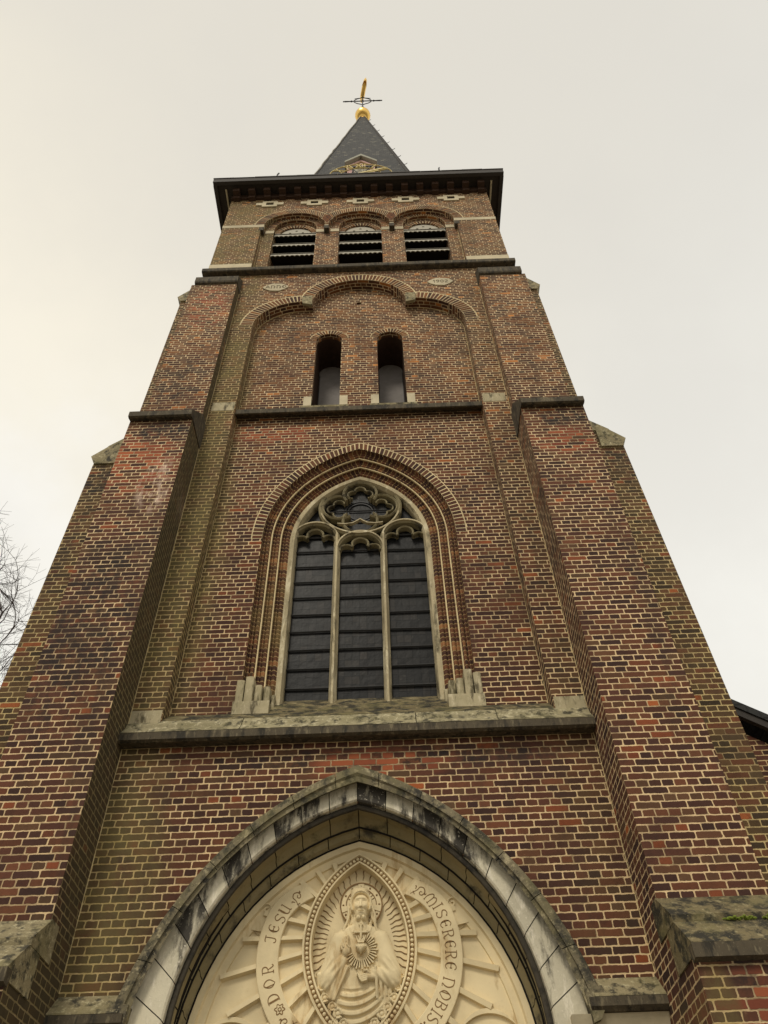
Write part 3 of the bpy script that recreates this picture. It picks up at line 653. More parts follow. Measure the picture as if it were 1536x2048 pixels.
for s_ in (-1, 1): MB().tube([(s_*3.05, -0.20, 19.81), (s_*3.05, 1.6, 19.81)], 0.022, 6).build('conduit', 'quoin', T)
# ---- spire
SC = 2.93                                   # depth of the spire's axis
def octa(a_, h): return [(-h, -a_), (h, -a_), (a_, -h), (a_, h), (h, a_), (-h, a_), (-a_, h), (-a_, -h)]
sp = MB(); rails = []
for z, a_, h in ((19.87, 3.28, 3.18), (20.5, 2.62, 2.30), (21.4, 2.17, 1.72), (36.9, 0.10, 0.078)):
    rails.append([(p[0], SC+p[1], z) for p in octa(a_, h)])
sp.loft(rails, closed=True); sp.add(rails[-1], [tuple(range(8))])
for k_ in range(3):
    for i_ in (1, 3, 5, 7): sp.mi[k_*8+i_] = 1
spire = sp.build('spire', ['slate', 'lead'], T, fix=True)
def on_hip(z, k):    # the k-th octagon corner at height z
    t_ = (z-21.4)/15.5; a_ = 2.17+(0.10-2.17)*t_; h = 1.72+(0.078-1.72)*t_; p = octa(a_, h)[k]; return Vector((p[0], SC+p[1], z))
MB().tube([on_hip(z, 0) + Vector((-0.012, -0.03, 0)) + Vector((random.uniform(-.02, .02), 0, 0)) for z in np.linspace(24.5, 36.6, 26)], 0.014, 5).build('lightning_conductor', 'louver_white', spire)
for k in (0, 1, 2, 7): MB().tube([on_hip(z, k) for z in np.linspace(21.6, 36.85, 12)], 0.03, 5).build('hip_flashing', 'lead', spire)
for z in np.linspace(25.2, 36.0, 10):
    p = on_hip(z, 2); MB().tube([p, p+Vector((0.10, -0.02, 0.03)), p+Vector((0.12, -0.02, 0.10))], 0.010, 4).build('roof_hook', 'iron', spire)
# gilded ball and neck
gb = MB(); gb.ball((0, SC, 37.42), 0.33, 24, 14); gb.build('spire_ball', 'gold', T, smooth=True)
nk = MB(); nk.tube([(0, SC, 36.85), (0, SC, 37.0), (0, SC, 37.08), (0, SC, 37.14)], [0.11, 0.10, 0.17, 0.15], 14); nk.build('spire_collar', 'gold', T)
# ---- dormer on the spire behind the dial
dm = MB(); dm.slab([(-0.40, 22.574), (0.40, 22.574), (0.40, 25.215), (0.0, 25.700), (-0.40, 25.215)], [], 1.08, 1.75)
dorm = dm.build('dormer', 'pink', T)
MB().slab([(-0.37, 25.040), (0.37, 25.040), (0.37, 24.962), (-0.37, 24.962)], [], 1.035, 1.078).build('cornice_board', 'iron', dorm)
MB().slab([(-0.47, 25.156), (0.0, 25.729), (0.47, 25.156), (0.47, 25.273), (0.0, 25.875), (-0.47, 25.273)], [], 0.96, 1.76).build('pediment_roof', 'lead_pale', dorm)
MB().slab([(-0.20, 23.350), (0.20, 23.350), (0.20, 24.826), (-0.20, 24.826)], [], 1.05, 1.078).build('shutter', 'louver_white', dorm)
for s_ in (-1, 1):
    fr = MB(); fr.box(s_*0.235-0.02, s_*0.235+0.02, 1.04, 1.078, 22.768, 24.943); fr.build('frame', 'iron', dorm)
MB().slab([(-0.24, 25.234), (0, 25.506), (0.24, 25.234), (0.18, 25.215), (0, 25.409), (-0.18, 25.215)], [], 1.055, 1.078).build('scroll', 'carve_dirt_shade', dorm)
# ---- louvred bell openings
for c in (-1.38, 0.02, 1.40):
    st = MB(); st.slab([(c-.34, 18.13), (c+.34, 18.13)] + arc(c, 18.13, .335, 0, 180, 20)[1:-1], [arc(c-.14, 18.24, .028, 0, 360, 8)[:-1], arc(c+.14, 18.24, .028, 0, 360, 8)[:-1], arc(c, 18.34, .03, 0, 360, 8)[:-1]], 0.24, 0.27)
    win = st.build('belfry_window', 'louver_white', T)
    MB().box(c-.5, c+.5, 0.80, 0.82, 16.0, 18.9).build('interior_shade', 'void', win)  # near-black sheet stands in for shade inside the belfry
    for z in (17.93, 17.42, 16.92):
        lv = MB(); lv.xprof(c-OH+.004, c+OH-.004, [(0.19, z+.02), (0.19, z+.05), (0.62, z+.40), (0.62, z+.37)])
        L = lv.build('louver_board', 'louver_black', win)
        MB().box(c-OH+.006, c+OH-.006, 0.176, 0.20, z+.105, z+.128).build('batten', 'batten_grey', L)
        n = 9; pts = []; bot = []
        for i in range(n*4+1): u = i/(n*4); bot.append((c-OH+.004+u*(2*OH-.008), z - 0.02 + 0.042*abs(math.sin(math.pi*n*u)) - random.uniform(0, 0.006)))
        MB().slab(bot + [(c+OH-.004, z+.055), (c-OH+.004, z+.055)], [], 0.172, 0.188).build('scalloped_edge', 'louver_white', L)
    ri = arc(c, 18.22, OH+.004, 176, 4, 30); ro = arc(c, 18.22, .655, 176, 4, 30)
    ring_bricks(ri, ro, 27, 0.12, win)
    ring_bricks(arc(c, 18.12, .35, 176, 4, 24), arc(c, 18.12, .45, 176, 4, 24), 18, 0.21, win)
    for s_ in (-1, 1):
        MB().box(min(c+s_*(OH-.0), c+s_*.64), max(c+s_*(OH-.0), c+s_*.64), 0.108, 0.2, 17.94, 18.08).build('impost_block', 'quoin', win)
        MB().box(min(c+s_*.34, c+s_*(OH-.004)), max(c+s_*.34, c+s_*(OH-.004)), 0.196, 0.25, 18.06, 18.125).build('impost_block', 'louver_white', win)
        MB().box(min(c+s_*(OH-.0), c+s_*.57), max(c+s_*(OH-.0), c+s_*.57), 0.108, 0.2, 16.0, 16.17).build('impost_block', 'quoin', win)
for c, c0 in zip(CB, CB): ring_bricks(arc(c, 18.1, RB+.004, 178, 2, 36), arc(c, 18.1, RB+.19, 162 if c > -1 else 176, 18 if c < 1 else 4, 36), 40, 0.0, T)
# ---- lancets
for c in (-LX, LX):
    bd = MB().slab([(c-.24, 11.2), (c+.24, 11.2), (c+.24, 13.42)] + arc(c, 13.45, .215, 0, 180, 16) + [(c-.24, 13.42)], [], 0.86, 0.90)
    lb = bd.build('lancet_window', 'board', T)
    ring_bricks(arc(c, LS, LR+.003, 168, 12, 20), arc(c, LS, LR+.115, 168, 12, 20), 15, 0.2, lb)
    for s_ in (-1, 1):
        MB().box(min(c+s_*(LR-.0), c+s_*.34), max(c+s_*(LR-.0), c+s_*.34), 0.192, 0.3, 11.44, 11.69).build('jamb_stone', 'quoin', lb)
        MB().tube([(c+s_*(LR-.012), 0.85, z) for z in np.linspace(11.6, 13.35, 4)], 0.006, 4).build('frame', 'iron', lb)
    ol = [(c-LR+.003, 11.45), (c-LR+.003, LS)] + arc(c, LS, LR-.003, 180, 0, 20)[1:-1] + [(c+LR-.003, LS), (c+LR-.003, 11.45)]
    MB().loft([R3(ol, .30), R3(ol, .86)]).build('shade_lining', 'corbel', lb)  # added lining, its dark colour paints the shade of the deep reveal
    MB().xprof(c-.36, c+.36, [(0.15, 11.32), (0.14, 11.37), (0.20, 11.435), (0.84, 11.60), (0.84, 11.32)]).build('sill', 'ledge', lb)
# ---- big traceried window
n_ = 40
W = MB()
FR_O = pointed(-0.465, 8.714, 1.340, 6.2, n_); FR_I = pointed(-0.465, 8.714, 1.308, 6.2, n_); FR_G = pointed(-0.465, 8.714, 1.288, 6.2, n_)
W.loft([R3(pointed(-0.465, 8.714, 1.365, 6.2, n_), 0.44), R3(FR_O, 0.435), R3(FR_I, 0.44), R3(FR_G, 0.50), R3(FR_G, 0.62)])
win = W.build('window', 'tracery', T)
# moulded brick jamb: three orders with round rolls
def roll_rails(A, B, yA, yB, foot):
    """one order from path A (front) to path B: reveal, then a quarter roll"""
    return [R3(pointed(*A, foot, n_), yA), R3(pointed(*B, foot, n_), yB)]
def mixA(t_, A=A_WR, B=(-0.465, 8.714, 1.365)): return tuple(A[i]+(B[i]-A[i])*t_ for i in range(3))
JF = 6.05
prof = []
ys = [0.202, 0.30, 0.37, 0.442]
jam = MB(); groove = MB()
for k in range(3):
    t0, t1 = k/3.0, (k+1)/3.0
    y0, y1 = ys[k], ys[k+1]
    rl = []
    for (f, g_) in ((0.0, 0.0), (0.02, 0.45), (0.10, 0.72), (0.24, 0.60), (0.36, 0.72), (0.42, 0.95), (0.52, 0.72), (0.66, 0.60), (0.80, 0.70), (0.90, 0.92), (1.0, 1.0)):
        rl.append(R3(pointed(*mixA(t0+(t1-t0)*f), JF, n_), y0+(y1-y0)*g_))
    jam.loft(rl)
jamb = jam.build('brick_jamb', 'ring', win)
def jamb_mat():
    m, t, b, geo = newmat('moulded_brick'); P = geo.outputs['Position']; x, y, z = t.sep(P)
    # courses follow height on the jambs and the arc above the springing
    ax_ = t.m('ABSOLUTE', x)
    ang = t.m('ARCTAN2', t.m('SUBTRACT', z, 8.6), t.m('ADD', ax_, 0.6))
    above = t.m('GREATER_THAN', z, 8.6)
    v = t.m('ADD', t.m('MULTIPLY', t.m('SUBTRACT', 1.0, above), t.m('SUBTRACT', z, 8.6)), t.m('MULTIPLY', above, t.m('MULTIPLY', ang, 1.65)))
    vr = t.m('DIVIDE', t.m('ADD', v, t.m('MULTIPLY', t.noise(P, 18, 2), 0.02)), 0.063); row = t.m('FLOOR', vr); fv = t.m('FRACT', vr)
    sgn = t.m('SIGN', x); ordr = t.m('FLOOR', t.m('MULTIPLY', y, 22.0))
    r = t.white(t.comb(row, sgn, ordr)); rv = r['Value']
    c = t.ramp(rv, [(0, S(66, 46, 38)), (0.4, S(82, 55, 41)), (0.7, S(98, 64, 45)), (0.92, S(118, 78, 52)), (1, S(156, 112, 72))])
    c = t.mix(t.m('MULTIPLY', t.smooth(t.noise(P, 2.0, 4, .6), .4, .65), t.m('MULTIPLY', t.m('LESS_THAN', x, 0.0), t.smooth(z, 9.0, 7.4))), c, S(110, 92, 58))
    hs = t.new('ShaderNodeHueSaturation'); t.put(hs.inputs['Value'], t.m('ADD', .6, t.m('MULTIPLY', t.noise(P, 40, 4, .7), .8))); t.l.new(c, hs.inputs['Color'])
    jm = t.smooth(t.m('MINIMUM', fv, t.m('SUBTRACT', 1.0, fv)), 0.05, 0.12)
    c = t.mix(jm, S(160, 134, 92), hs.outputs[0])
    t.l.new(c, b.inputs['Base Color']); b.inputs['Roughness'].default_value = .9; b.inputs['Specular IOR Level'].default_value = .2
    bump(t, b, t.m('ADD', t.m('MULTIPLY', jm, 1.0), t.noise(P, 60, 4, .7)), .8, .006); return m
jamb.data.materials.clear(); jamb.data.materials.append(jamb_mat())
for k in (1, 2):        # pale mortar fillets between the orders
    f = MB(); p = pointed(*mixA(k/3.0), JF, n_); f.band(p, 0.014, ys[k]-0.012, ys[k]+0.01); f.build('mortar_fillet', 'mortar', jamb)
ring_bricks(pointed(*A_WR, 8.55, n_), pointed(*(-0.62, 8.60, 1.955), 8.55, n_), 74, 0.2, win)
# stone base blocks of the jamb, stepped flutes
for s_ in (-1, 1):
    fl = MB()
    for (x0, x1, y0, zt) in ((1.26, 1.18, 0.19, 6.43), (1.17, 1.085, 0.185, 6.47), (1.08, 1.005, 0.24, 6.40), (1.0, 0.93, 0.30, 6.42), (0.925, 0.885, 0.37, 6.36)):
        xm = (x0+x1)/2; r_ = (x0-x1)/2
        pr = [(s_*(xm+r_*math.cos(a_)), y0 - 0.014*math.sin(a_)) for a_ in np.linspace(0, math.pi, 9)] + [(s_*(xm-r_), 0.50), (s_*(xm+r_), 0.50)]
        n = len(pr); vs_ = [(p[0], p[1], 6.02) for p in pr] + [(p[0], p[1], zt - (0.02 if i < 9 else 0)) for i, p in enumerate(pr)]
        fl.add(vs_, [tuple(range(n)), tuple(range(n, 2*n))] + [(i, (i+1) % n, (i+1) % n+n, i+n) for i in range(n)])
    fl.slab([(s_*1.27, 5.99), (s_*0.90, 5.99), (s_*0.90, 6.14), (s_*1.27, 6.14)], [], 0.16, 0.45)
    fl.build('jamb_base', 'base_stone', win, fix=True)
# glazing, saddle bars
gp = pointed(-0.465, 8.714, 1.315, 6.2, 30)
gl = MB().slab(gp, [], 0.585, 0.60).build('glass', 'glass', win)
bars = MB()
for k in range(10):
    z = 6.55 + k*0.262
    for (x0, x1) in ((-0.83, -0.345), (-0.25, 0.25), (0.345, 0.83)): bars.tube([(x0, 0.565, z+random.uniform(-.006, .006)), (x1, 0.565, z+random.uniform(-.006, .006))], 0.013, 5)
bars.tube([(-0.5, 0.565, 9.41), (0.5, 0.565, 9.41)], 0.010, 5)
bars.build('saddle_bar', 'iron', win)
for s_ in (-1, 1):
    mu = MB(); p = [(s_*0.298 - .048, 0.0), (s_*0.298 - .018, 0.0), ]
    x = s_*0.298
    sec = [(x-.043, .56), (x-.043, .53), (x-.012, .44), (x+.012, .44), (x+.043, .53), (x+.043, .56)]
    zs_ = [6.24, 6.95, 6.96, 7.78, 7.79, 8.60, 8.80]
    for a_, b_ in ((6.24, 6.95), (6.956, 7.78), (7.786, 8.62), (8.626, 8.86)):
        n = len(sec); mu.add([(q_[0], q_[1], a_) for q_ in sec] + [(q_[0], q_[1], b_) for q_ in sec], [tuple(range(n)), tuple(range(n, 2*n))] + [(i, (i+1) % n, (i+1) % n+n, i+n) for i in range(n)])
    mu.build('mullion', 'tracery', win, fix=True)
tr = MB()
tr.band(arc(-0.585, 8.79, 0.295, 182, 0, 30), 0.056, 0.450, 0.57, ch=0.028)
tr.band(arc(0.585, 8.79, 0.295, 180, -2, 30), 0.056, 0.451, 0.57, ch=0.028)
tr.band(arc(0.0, 8.60, 0.295, 180, 0, 30), 0.054, 0.452, 0.57, ch=0.028)
tr.band(arc(0.0, 9.40, 0.535, 0, 360, 64)[:-1], 0.055, 0.453, 0.57, closed=True, ch=0.026)
o_tr = tr.build('tracery', 'tracery_dark', win)
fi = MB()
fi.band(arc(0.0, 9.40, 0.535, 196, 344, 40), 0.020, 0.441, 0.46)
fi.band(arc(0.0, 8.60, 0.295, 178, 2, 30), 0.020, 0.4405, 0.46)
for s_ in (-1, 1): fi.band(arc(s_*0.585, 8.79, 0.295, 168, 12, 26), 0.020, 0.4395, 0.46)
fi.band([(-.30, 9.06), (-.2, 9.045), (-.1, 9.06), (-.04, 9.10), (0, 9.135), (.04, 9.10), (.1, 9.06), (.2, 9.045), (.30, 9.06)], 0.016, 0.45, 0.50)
fi.build('lit_edge_strip', 'tracery', o_tr)  # pale strips paint light on the front edges of the lower arcs
cus = MB()
for a_ in (90, 180, 270, 0):
    cx, cz = 0.275*math.cos(math.radians(a_)), 9.40+0.275*math.sin(math.radians(a_))
    cus.band(arc(cx, cz, 0.228, a_-128, a_+128, 26), 0.036, 0.455, 0.57, ch=0.02)
for a_ in (90, 180, 0): # small cusps inside the lobes
    cx, cz = 0.27*math.cos(math.radians(a_)), 9.40+0.27*math.sin(math.radians(a_))
    for b_ in (-80, 0, 80): 
        px, pz = cx+0.10*math.cos(math.radians(a_+b_)), cz+0.10*math.sin(math.radians(a_+b_)); cus.band(arc(px, pz, 0.075, a_+b_-95, a_+b_+95, 12), 0.022, 0.50, 0.57, ch=0.008)
for (cx, cz) in ((-0.585, 8.79), (0.585, 8.79), (0.0, 8.60)):
    cus.band(arc(cx, cz+0.10, 0.105, -25, 205, 18), 0.026, 0.48, 0.57, ch=0.014)
    for s_ in (-1, 1): cus.band(arc(cx+s_*0.175, cz-0.0, 0.085, 150 if s_ > 0 else 30, -10 if s_ > 0 else 190, 14), 0.022, 0.48, 0.57, ch=0.009)
cus.build('cusping', 'tracery_dark', win)
rb = MB()
for r_ in (0.205, 0.165): rb.band(arc(0, 9.40, r_, 0, 360, 40)[:-1], 0.018, 0.568, 0.59, closed=True)
rb.build('leadwork', 'iron', win)
# ---- portal
pr_ = MB(); NP = 36
HF = 3.30
def rr(A, dr, y, foot=HF): return R3(pointed(A[0], A[1], A[2]+dr, foot, NP), y)
hood_r = [rr(A_HO, 0.0, 0.002), rr(A_HO, -0.004, -0.095), rr(A_HO, -0.018, -0.125), rr(A_HO, -0.085, -0.130), rr(A_HI, 0.045, -0.112), rr(A_HI, 0.0, -0.105), rr(A_HI, 0.028, -0.045), rr(A_HI, 0.04, 0.0)]
hm = MB(); 
def blocks(mb, rails, n, gap=0.004):
    N_ = len(rails[0])-1
    for k in range(n):
        a_, b_ = (k+0)/n + gap/2, (k+1)/n - gap/2; m_ = 8
        mb.loft([[at(r, a_+(b_-a_)*i/m_) for i in range(m_+1)] for r in rails])
blocks(hm, hood_r, 13, 0.0010)
portal = hm.build('portal', 'hood', T)
vo = MB()
vr_ = [rr(A_HI, 0.06, -0.022, 0.0), rr(A_VI, 0.012, -0.025, 0.0), rr(A_VI, -0.002, -0.012, 0.0), rr(A_VI, -0.004, 0.05, 0.0)]
blocks(vo, vr_, 44, 0.0007)
vo.build('voussoirs', 'voussoir', portal)
rl = MB(); rl.tube(rr(A_VI, -0.024, 0.050, 0.0), 0.026, 8); rl.build('roll_moulding', 'shade_stone', portal)  # roll coloured dark to paint the black shading behind the voussoir edge
av = MB()
A_M = (-0.41, 3.09, 1.905)
blocks(av, [rr(A_VI, -0.006, 0.06, 0.0), rr(A_VI, -0.03, 0.19, 0.0), rr(A_M, -0.075, 0.225, 0.0), rr(A_M, -0.105, 0.265, 0.0)], 42, 0.0008)
blocks(av, [rr(A_M, -0.108, 0.263, 0.0), rr(A_M, -0.12, 0.295, 0.0), rr(A_TY, 0.02, 0.315, 0.0), rr(A_TY, 0.0, 0.352, 0.0)], 38, 0.0008)
av.build('archivolt', 'archivolt', portal)
ag = MB(); ag.tube(rr(A_M, -0.107, 0.264, 0.0), 0.009, 6); ag.tube(rr(A_TY, -0.004, 0.352, 0.0), 0.008, 6); ag.build('dark_groove', 'joint', portal)
jb = MB()
jb.loft([rr(A_HI, 0.10, -0.004, 0.0), rr(A_VI, 0.004, -0.006, 0.0), rr(A_VI, 0.006, 0.06, 0.0), rr(A_VI, -0.022, 0.20, 0.0), rr(A_M, -0.100, 0.275, 0.0), rr(A_TY, 0.008, 0.36, 0.0)])
jb.loft([rr(A_HO, -0.006, -0.004), rr(A_HO, -0.04, -0.105), rr(A_HI, 0.03, -0.095), rr(A_HI, 0.05, 0.0)])
jb.build('joint_bed', 'joint', portal)
for s_ in (-1, 1):
    X = lambda a_, b_: (min(s_*a_, s_*b_), max(s_*a_, s_*b_))
    im = MB(); im.xprof(*X(1.70, 2.208), [(0.0, 3.50), (-0.148, 3.355), (-0.15, 3.345), (-0.10, 3.345), (0.05, 3.345), (0.05, 3.50)])
    io = im.build('impost', 'ledge', portal)
    MB().xprof(*X(1.66, 2.209), [(-0.152, 3.342), (-0.152, 3.285), (-0.12, 3.255), (0.05, 3.255), (0.05, 3.342)]).build('drip_edge', 'lip', io)
    MB().xprof(*X(1.52, 2.207), [(-0.10, 3.252), (-0.06, 3.17), (-0.02, 3.15), (0.05, 3.15), (0.05, 3.252)]).build('moulding', 'quoin', io)
    # end stop of the hood, turned on the impost
    MB().slab([(s_*1.635, 3.40), (s_*1.765, 3.42), (s_*1.80, 3.34), (s_*1.72, 3.21), (s_*1.665, 3.19)], [], -0.13, 0.0).build('hood_stop', 'hood', portal)
MB().box(-1.46, 1.46, 0.36, 0.45, 2.45, 2.75).build('lintel', 'quoin', portal)
dr = MB(); 
for k in range(8): dr.box(-1.44+k*0.36, -1.44+k*0.36+0.352, 0.40, 0.44, 0.0, 2.45)
dr.build('door', 'wood', portal)

# ------------------------------------------------------------------ carved relief in the tympanum
RL = thing('carved_relief', 'cream stone relief of a robed bearded figure in the pointed portal arch', 'stone relief', loc=(0, 0.4, 3.85))
def rel(mb, name, mat, parent=RL, smooth=False, fix=False):
    o = mb.build(name, mat, None, smooth=smooth, fix=fix); 
    o.parent = parent; o.matrix_parent_inverse = Matrix.Translation(-Vector((0, 0.4, 3.85)))
    return o
def relsub(mb, name, mat, parent, smooth=False):
    o = mb.build(name, mat, None, smooth=smooth); o.parent = parent; return o
A_T2 = (A_TY[0], A_TY[1], A_TY[2])
pn = MB()
pn.loft([rr(A_TY, 0.02, 0.356, 2.6), rr(A_TY, -0.062, 0.353, 2.6), rr(A_TY, -0.072, 0.382, 2.6), rr(A_TY, -0.130, 0.384, 2.6), rr(A_TY, -0.136, 0.402, 2.6), rr(A_TY, -0.16, 0.403, 2.6)])
A_MD = (-0.367, 3.904, 0.823)
def vesica(dr):   # closed almond outline
    c, zc, r = A_MD[0], A_MD[1], A_MD[2]+dr
    amax = math.degrees(math.acos(-c/r))
    rt = arc(c, zc, r, -amax, amax, 48)
    return rt + [(-p[0], p[1]) for p in rt[::-1]][1:-1]
outl = pointed(A_TY[0], A_TY[1], A_TY[2]-0.155, 2.6, 40)
pn.slab(outl, [vesica(-0.06)], 0.402, 0.44)
rel(pn, 'panel', 'tymp')
bk = MB(); bk.slab(vesica(-0.04), [], 0.455, 0.47); rel(bk, 'niche', 'tymp')
# almond frame with beads
def rail_closed(p, y): return [(q_[0], y, q_[1]) for q_ in p]
mf = MB(); mf.loft([rail_closed(vesica(0.012), 0.405), rail_closed(vesica(0.008), 0.352), rail_closed(vesica(-0.006), 0.348), rail_closed(vesica(-0.012), 0.366), rail_closed(vesica(-0.048), 0.366), rail_closed(vesica(-0.053), 0.348), rail_closed(vesica(-0.066), 0.350), rail_closed(vesica(-0.072), 0.46)], closed=True)
fro = rel(mf, 'almond_frame', 'tymp')
bdm = MB(); pv = vesica(-0.030); per = [0.0]
for i in range(len(pv)): p, q_ = pv[i], pv[(i+1) % len(pv)]; per.append(per[-1]+math.hypot(q_[0]-p[0], q_[1]-p[1]))
nb = int(per[-1]/0.0355)
for k in range(nb):
    t_ = per[-1]*k/nb; i = max(j for j in range(len(pv)) if per[j] <= t_); f = (t_-per[i])/max(per[i+1]-per[i], 1e-9); p = lerp(pv[i], pv[(i+1) % len(pv)], f)
    bdm.ball((p[0], 0.362, p[1]), 0.0148, 8, 5)
bo = relsub(bdm, 'beads', 'tymp', fro, smooth=True)
gr = MB(); pin = vesica(-0.012); pin2 = vesica(-0.048); gr.loft([rail_closed(pin, 0.3655), rail_closed(pin2, 0.3655)], closed=True); relsub(gr, 'bead_channel', 'carve_dirt_shade', fro)
# straight rays
RC = (0.0, 3.98)
ray_mb_count = 0
pin_poly = pointed(A_TY[0], A_TY[1], A_TY[2]-0.115, 2.6, 80)
def inside(p, poly):
    c = False; n = len(poly)
    for i in range(n):
        (x1, z1), (x2, z2) = poly[i], poly[(i+1) % n]
        if (z1 > p[1]) != (z2 > p[1]) and p[0] < (x2-x1)*(p[1]-z1)/(z2-z1)+x1: c = not c
    return c
vo_poly = vesica(0.0)
for k in range(26):
    a_ = math.radians(-90 + (k+0.5)*360/26); dx_, dz_ = math.cos(a_), math.sin(a_)
    r1 = 0.2
    while inside((dx_*r1, RC[1]+dz_*r1), vo_poly): r1 += 0.005
    r2 = r1
    while r2 < 1.14 and inside((dx_*r2, RC[1]+dz_*r2), pin_poly): r2 += 0.005
    if r2 - r1 < 0.06: continue
    rm = MB(); px, pz = -dz_, dx_
    w1, w2 = 0.024, 0.030
    def q3(r_, o_, y): return (dx_*r_+px*o_, y, RC[1]+dz_*r_+pz*o_)
    rm.add([q3(r1, -w1, .403), q3(r1, -w1*.8, .368), q3(r1, w1*.5, .360), q3(r1, w1, .403), q3(r2, -w2, .403), q3(r2, -w2*.8, .366), q3(r2, w2*.5, .356), q3(r2, w2, .403)], [(0, 1, 5, 4), (1, 2, 6, 5), (2, 3, 7, 6), (4, 5, 6, 7), (3, 2, 1, 0)])
    rel(rm, 'ray', 'tymp', fix=True)
# lower leaf curls in the two spandrels
for s_ in (-1, 1):
    cu = MB()
    for (cx, cz, r_) in ((0.98, 3.16, .26), (1.12, 3.02, .26)): 
        cu.band([(s_*(cx+r_*math.cos(math.radians(a_))), cz+r_*math.sin(math.radians(a_))) for a_ in np.linspace(40, 150, 16)], 0.03, 0.372, 0.405, wl=[0.006+0.03*math.sin(math.pi*i/15) for i in range(16)], ch=0.002)
    rel(cu, 'leaf_curl', 'tymp')
# ribbon with the inscription
BC = (0.0, 3.85)
def cw(a_, r_): a_ = math.radians(a_); return (BC[0]+r_*math.sin(a_), BC[1]+r_*math.cos(a_))
def ribbon(a0, a1, tip_first):
    n = 50; o_, i_ = [], []
    for k in range(n+1):
        t_ = k/n; a_ = a0+(a1-a0)*t_; tt = t_ if tip_first else 1-t_
        fl_ = max(0.0, 1-tt/0.22)
        o_.append(cw(a_, 0.828 - 0.09*fl_**1.5)); i_.append(cw(a_, 0.652 - 0.07*fl_**1.5))
    mb = MB(); y = 0.352
    mb.loft([R3(o_, .405), R3(o_, y+.004), R3([lerp(p, q_, .03) for p, q_ in zip(o_, i_)], y), R3([lerp(p, q_, .97) for p, q_ in zip(o_, i_)], y), R3(i_, y+.004), R3(i_, .405)])
    mb.add([(o_[0][0], .405, o_[0][1]), (o_[0][0], y, o_[0][1]), (i_[0][0], y, i_[0][1]), (i_[0][0], .405, i_[0][1])], [(0, 1, 2, 3)])
    mb.add([(o_[-1][0], .405, o_[-1][1]), (o_[-1][0], y, o_[-1][1]), (i_[-1][0], y, i_[-1][1]), (i_[-1][0], .405, i_[-1][1])], [(3, 2, 1, 0)])
    return rel(mb, 'inscribed_ribbon', 'tymp')
rbL = ribbon(205, 319, False); rbR = ribbon(41, 155, True)
def letters(seq, parent):
    mb = MB()
    for ch, a_ in seq:
        hgt = 0.088; rb_ = 0.690
        if ch in ('FL', 'RO'): hgt = 0.095; rb_ = 0.672
        elif ch == '.': 
            p = cw(a_, 0.70); mb.ball((p[0], .351, p[1]), .008, 6, 4); continue
        wd = GL[ch][0]
        if a_ > 300 or a_ < 55: rb_ -= 0.045
        elif a_ > 290 or a_ < 62: rb_ -= 0.02
        def f(u, v, a_=a_, wd=wd, hgt=hgt, rb_=rb_): return cw(a_ + math.degrees((u-wd/2)*hgt/0.73), rb_+v*hgt)
        glyph(mb, ch, f, 0.0062, 0.3495, 0.356)
    return relsub(mb, 'lettering', 'carve_dirt_shade', parent)
letters([('FL', 229.0), ('RO', 238.2), ('D', 245.4), ('O', 254.0), ('R', 262.2), ('J', 279.4), ('E', 286.0), ('S', 292.8), ('U', 299.3), ('FL', 309.5)], rbL)
letters([('FL', 47.8), ('M', 57.2), ('I', 63.0), ('S', 68.3), ('E', 74.6), ('R', 81.0), ('E', 87.0), ('R', 93.3), ('E', 99.4), ('N', 109.2), ('O', 116.0), ('B', 122.0), ('I', 126.8), ('S', 131.0), ('.', 135.5), ('RO', 139)], rbR)
# folded ribbon tails outside the ring
for s_ in (-1, 1):
    tl = MB()
    tl.slab([(s_*0.74, 4.24), (s_*0.83, 4.17), (s_*0.90, 4.06), (s_*0.80, 4.04), (s_*0.77, 4.12)], [], .378, .405)
    tl.add([(s_*0.90, .38, 4.06), (s_*0.86, .402, 4.045), (s_*0.98, .402, 3.98), (s_*0.80, .402, 4.0)], [(0, 1, 3), (0, 2, 1)])
    tl.band([(s_*(0.775+0.045*(1-i/14)*math.cos(i*0.62+1.2)), 4.215+0.045*(1-i/14)*math.sin(i*0.62+1.2)) for i in range(13)], 0.012, .366, .405)
    rel(tl, 'ribbon_tail', 'tymp')
# halo
HC = (0.012, 4.245)
hl = MB(); hl.slab(arc(HC[0], HC[1], .178, 0, 360, 48)[:-1], [], .43, .456)
halo = rel(hl, 'halo', 'tymp')
hr = MB(); hr.band(arc(HC[0], HC[1], .176, 0, 360, 48)[:-1], .010, .421, .44, closed=True); hr.band(arc(HC[0], HC[1], .128, 0, 360, 40)[:-1], .006, .424, .44, closed=True)
for a_ in range(0, 360, 30):
    p = (HC[0]+.152*math.cos(math.radians(a_)), HC[1]+.152*math.sin(math.radians(a_))); hr.ball((p[0], .43, p[1]), .009, 6, 4)
for a_ in list(range(25, 156, 13)):
    if 72 < a_ < 108: continue
    c_, s__ = math.cos(math.radians(a_)), math.sin(math.radians(a_)); hr.band([(HC[0]+.085*c_, HC[1]+.085*s__), (HC[0]+.122*c_, HC[1]+.122*s__)], .004, .425, .44)
relsub(hr, 'halo_ring', 'carve_dirt_shade', halo)
for a_ in (90, -12, 192):
    hc = MB(); c_, s__ = math.cos(math.radians(a_)), math.sin(math.radians(a_)); px, pz = -s__, c_
    hc.slab([(HC[0]+.06*c_+.012*px, HC[1]+.06*s__+.012*pz), (HC[0]+.06*c_-.012*px, HC[1]+.06*s__-.012*pz), (HC[0]+.178*c_-.027*px, HC[1]+.178*s__-.027*pz), (HC[0]+.178*c_+.027*px, HC[1]+.178*s__+.027*pz)], [], .4235, .44); relsub(hc, 'halo_cross', 'tymp', halo)
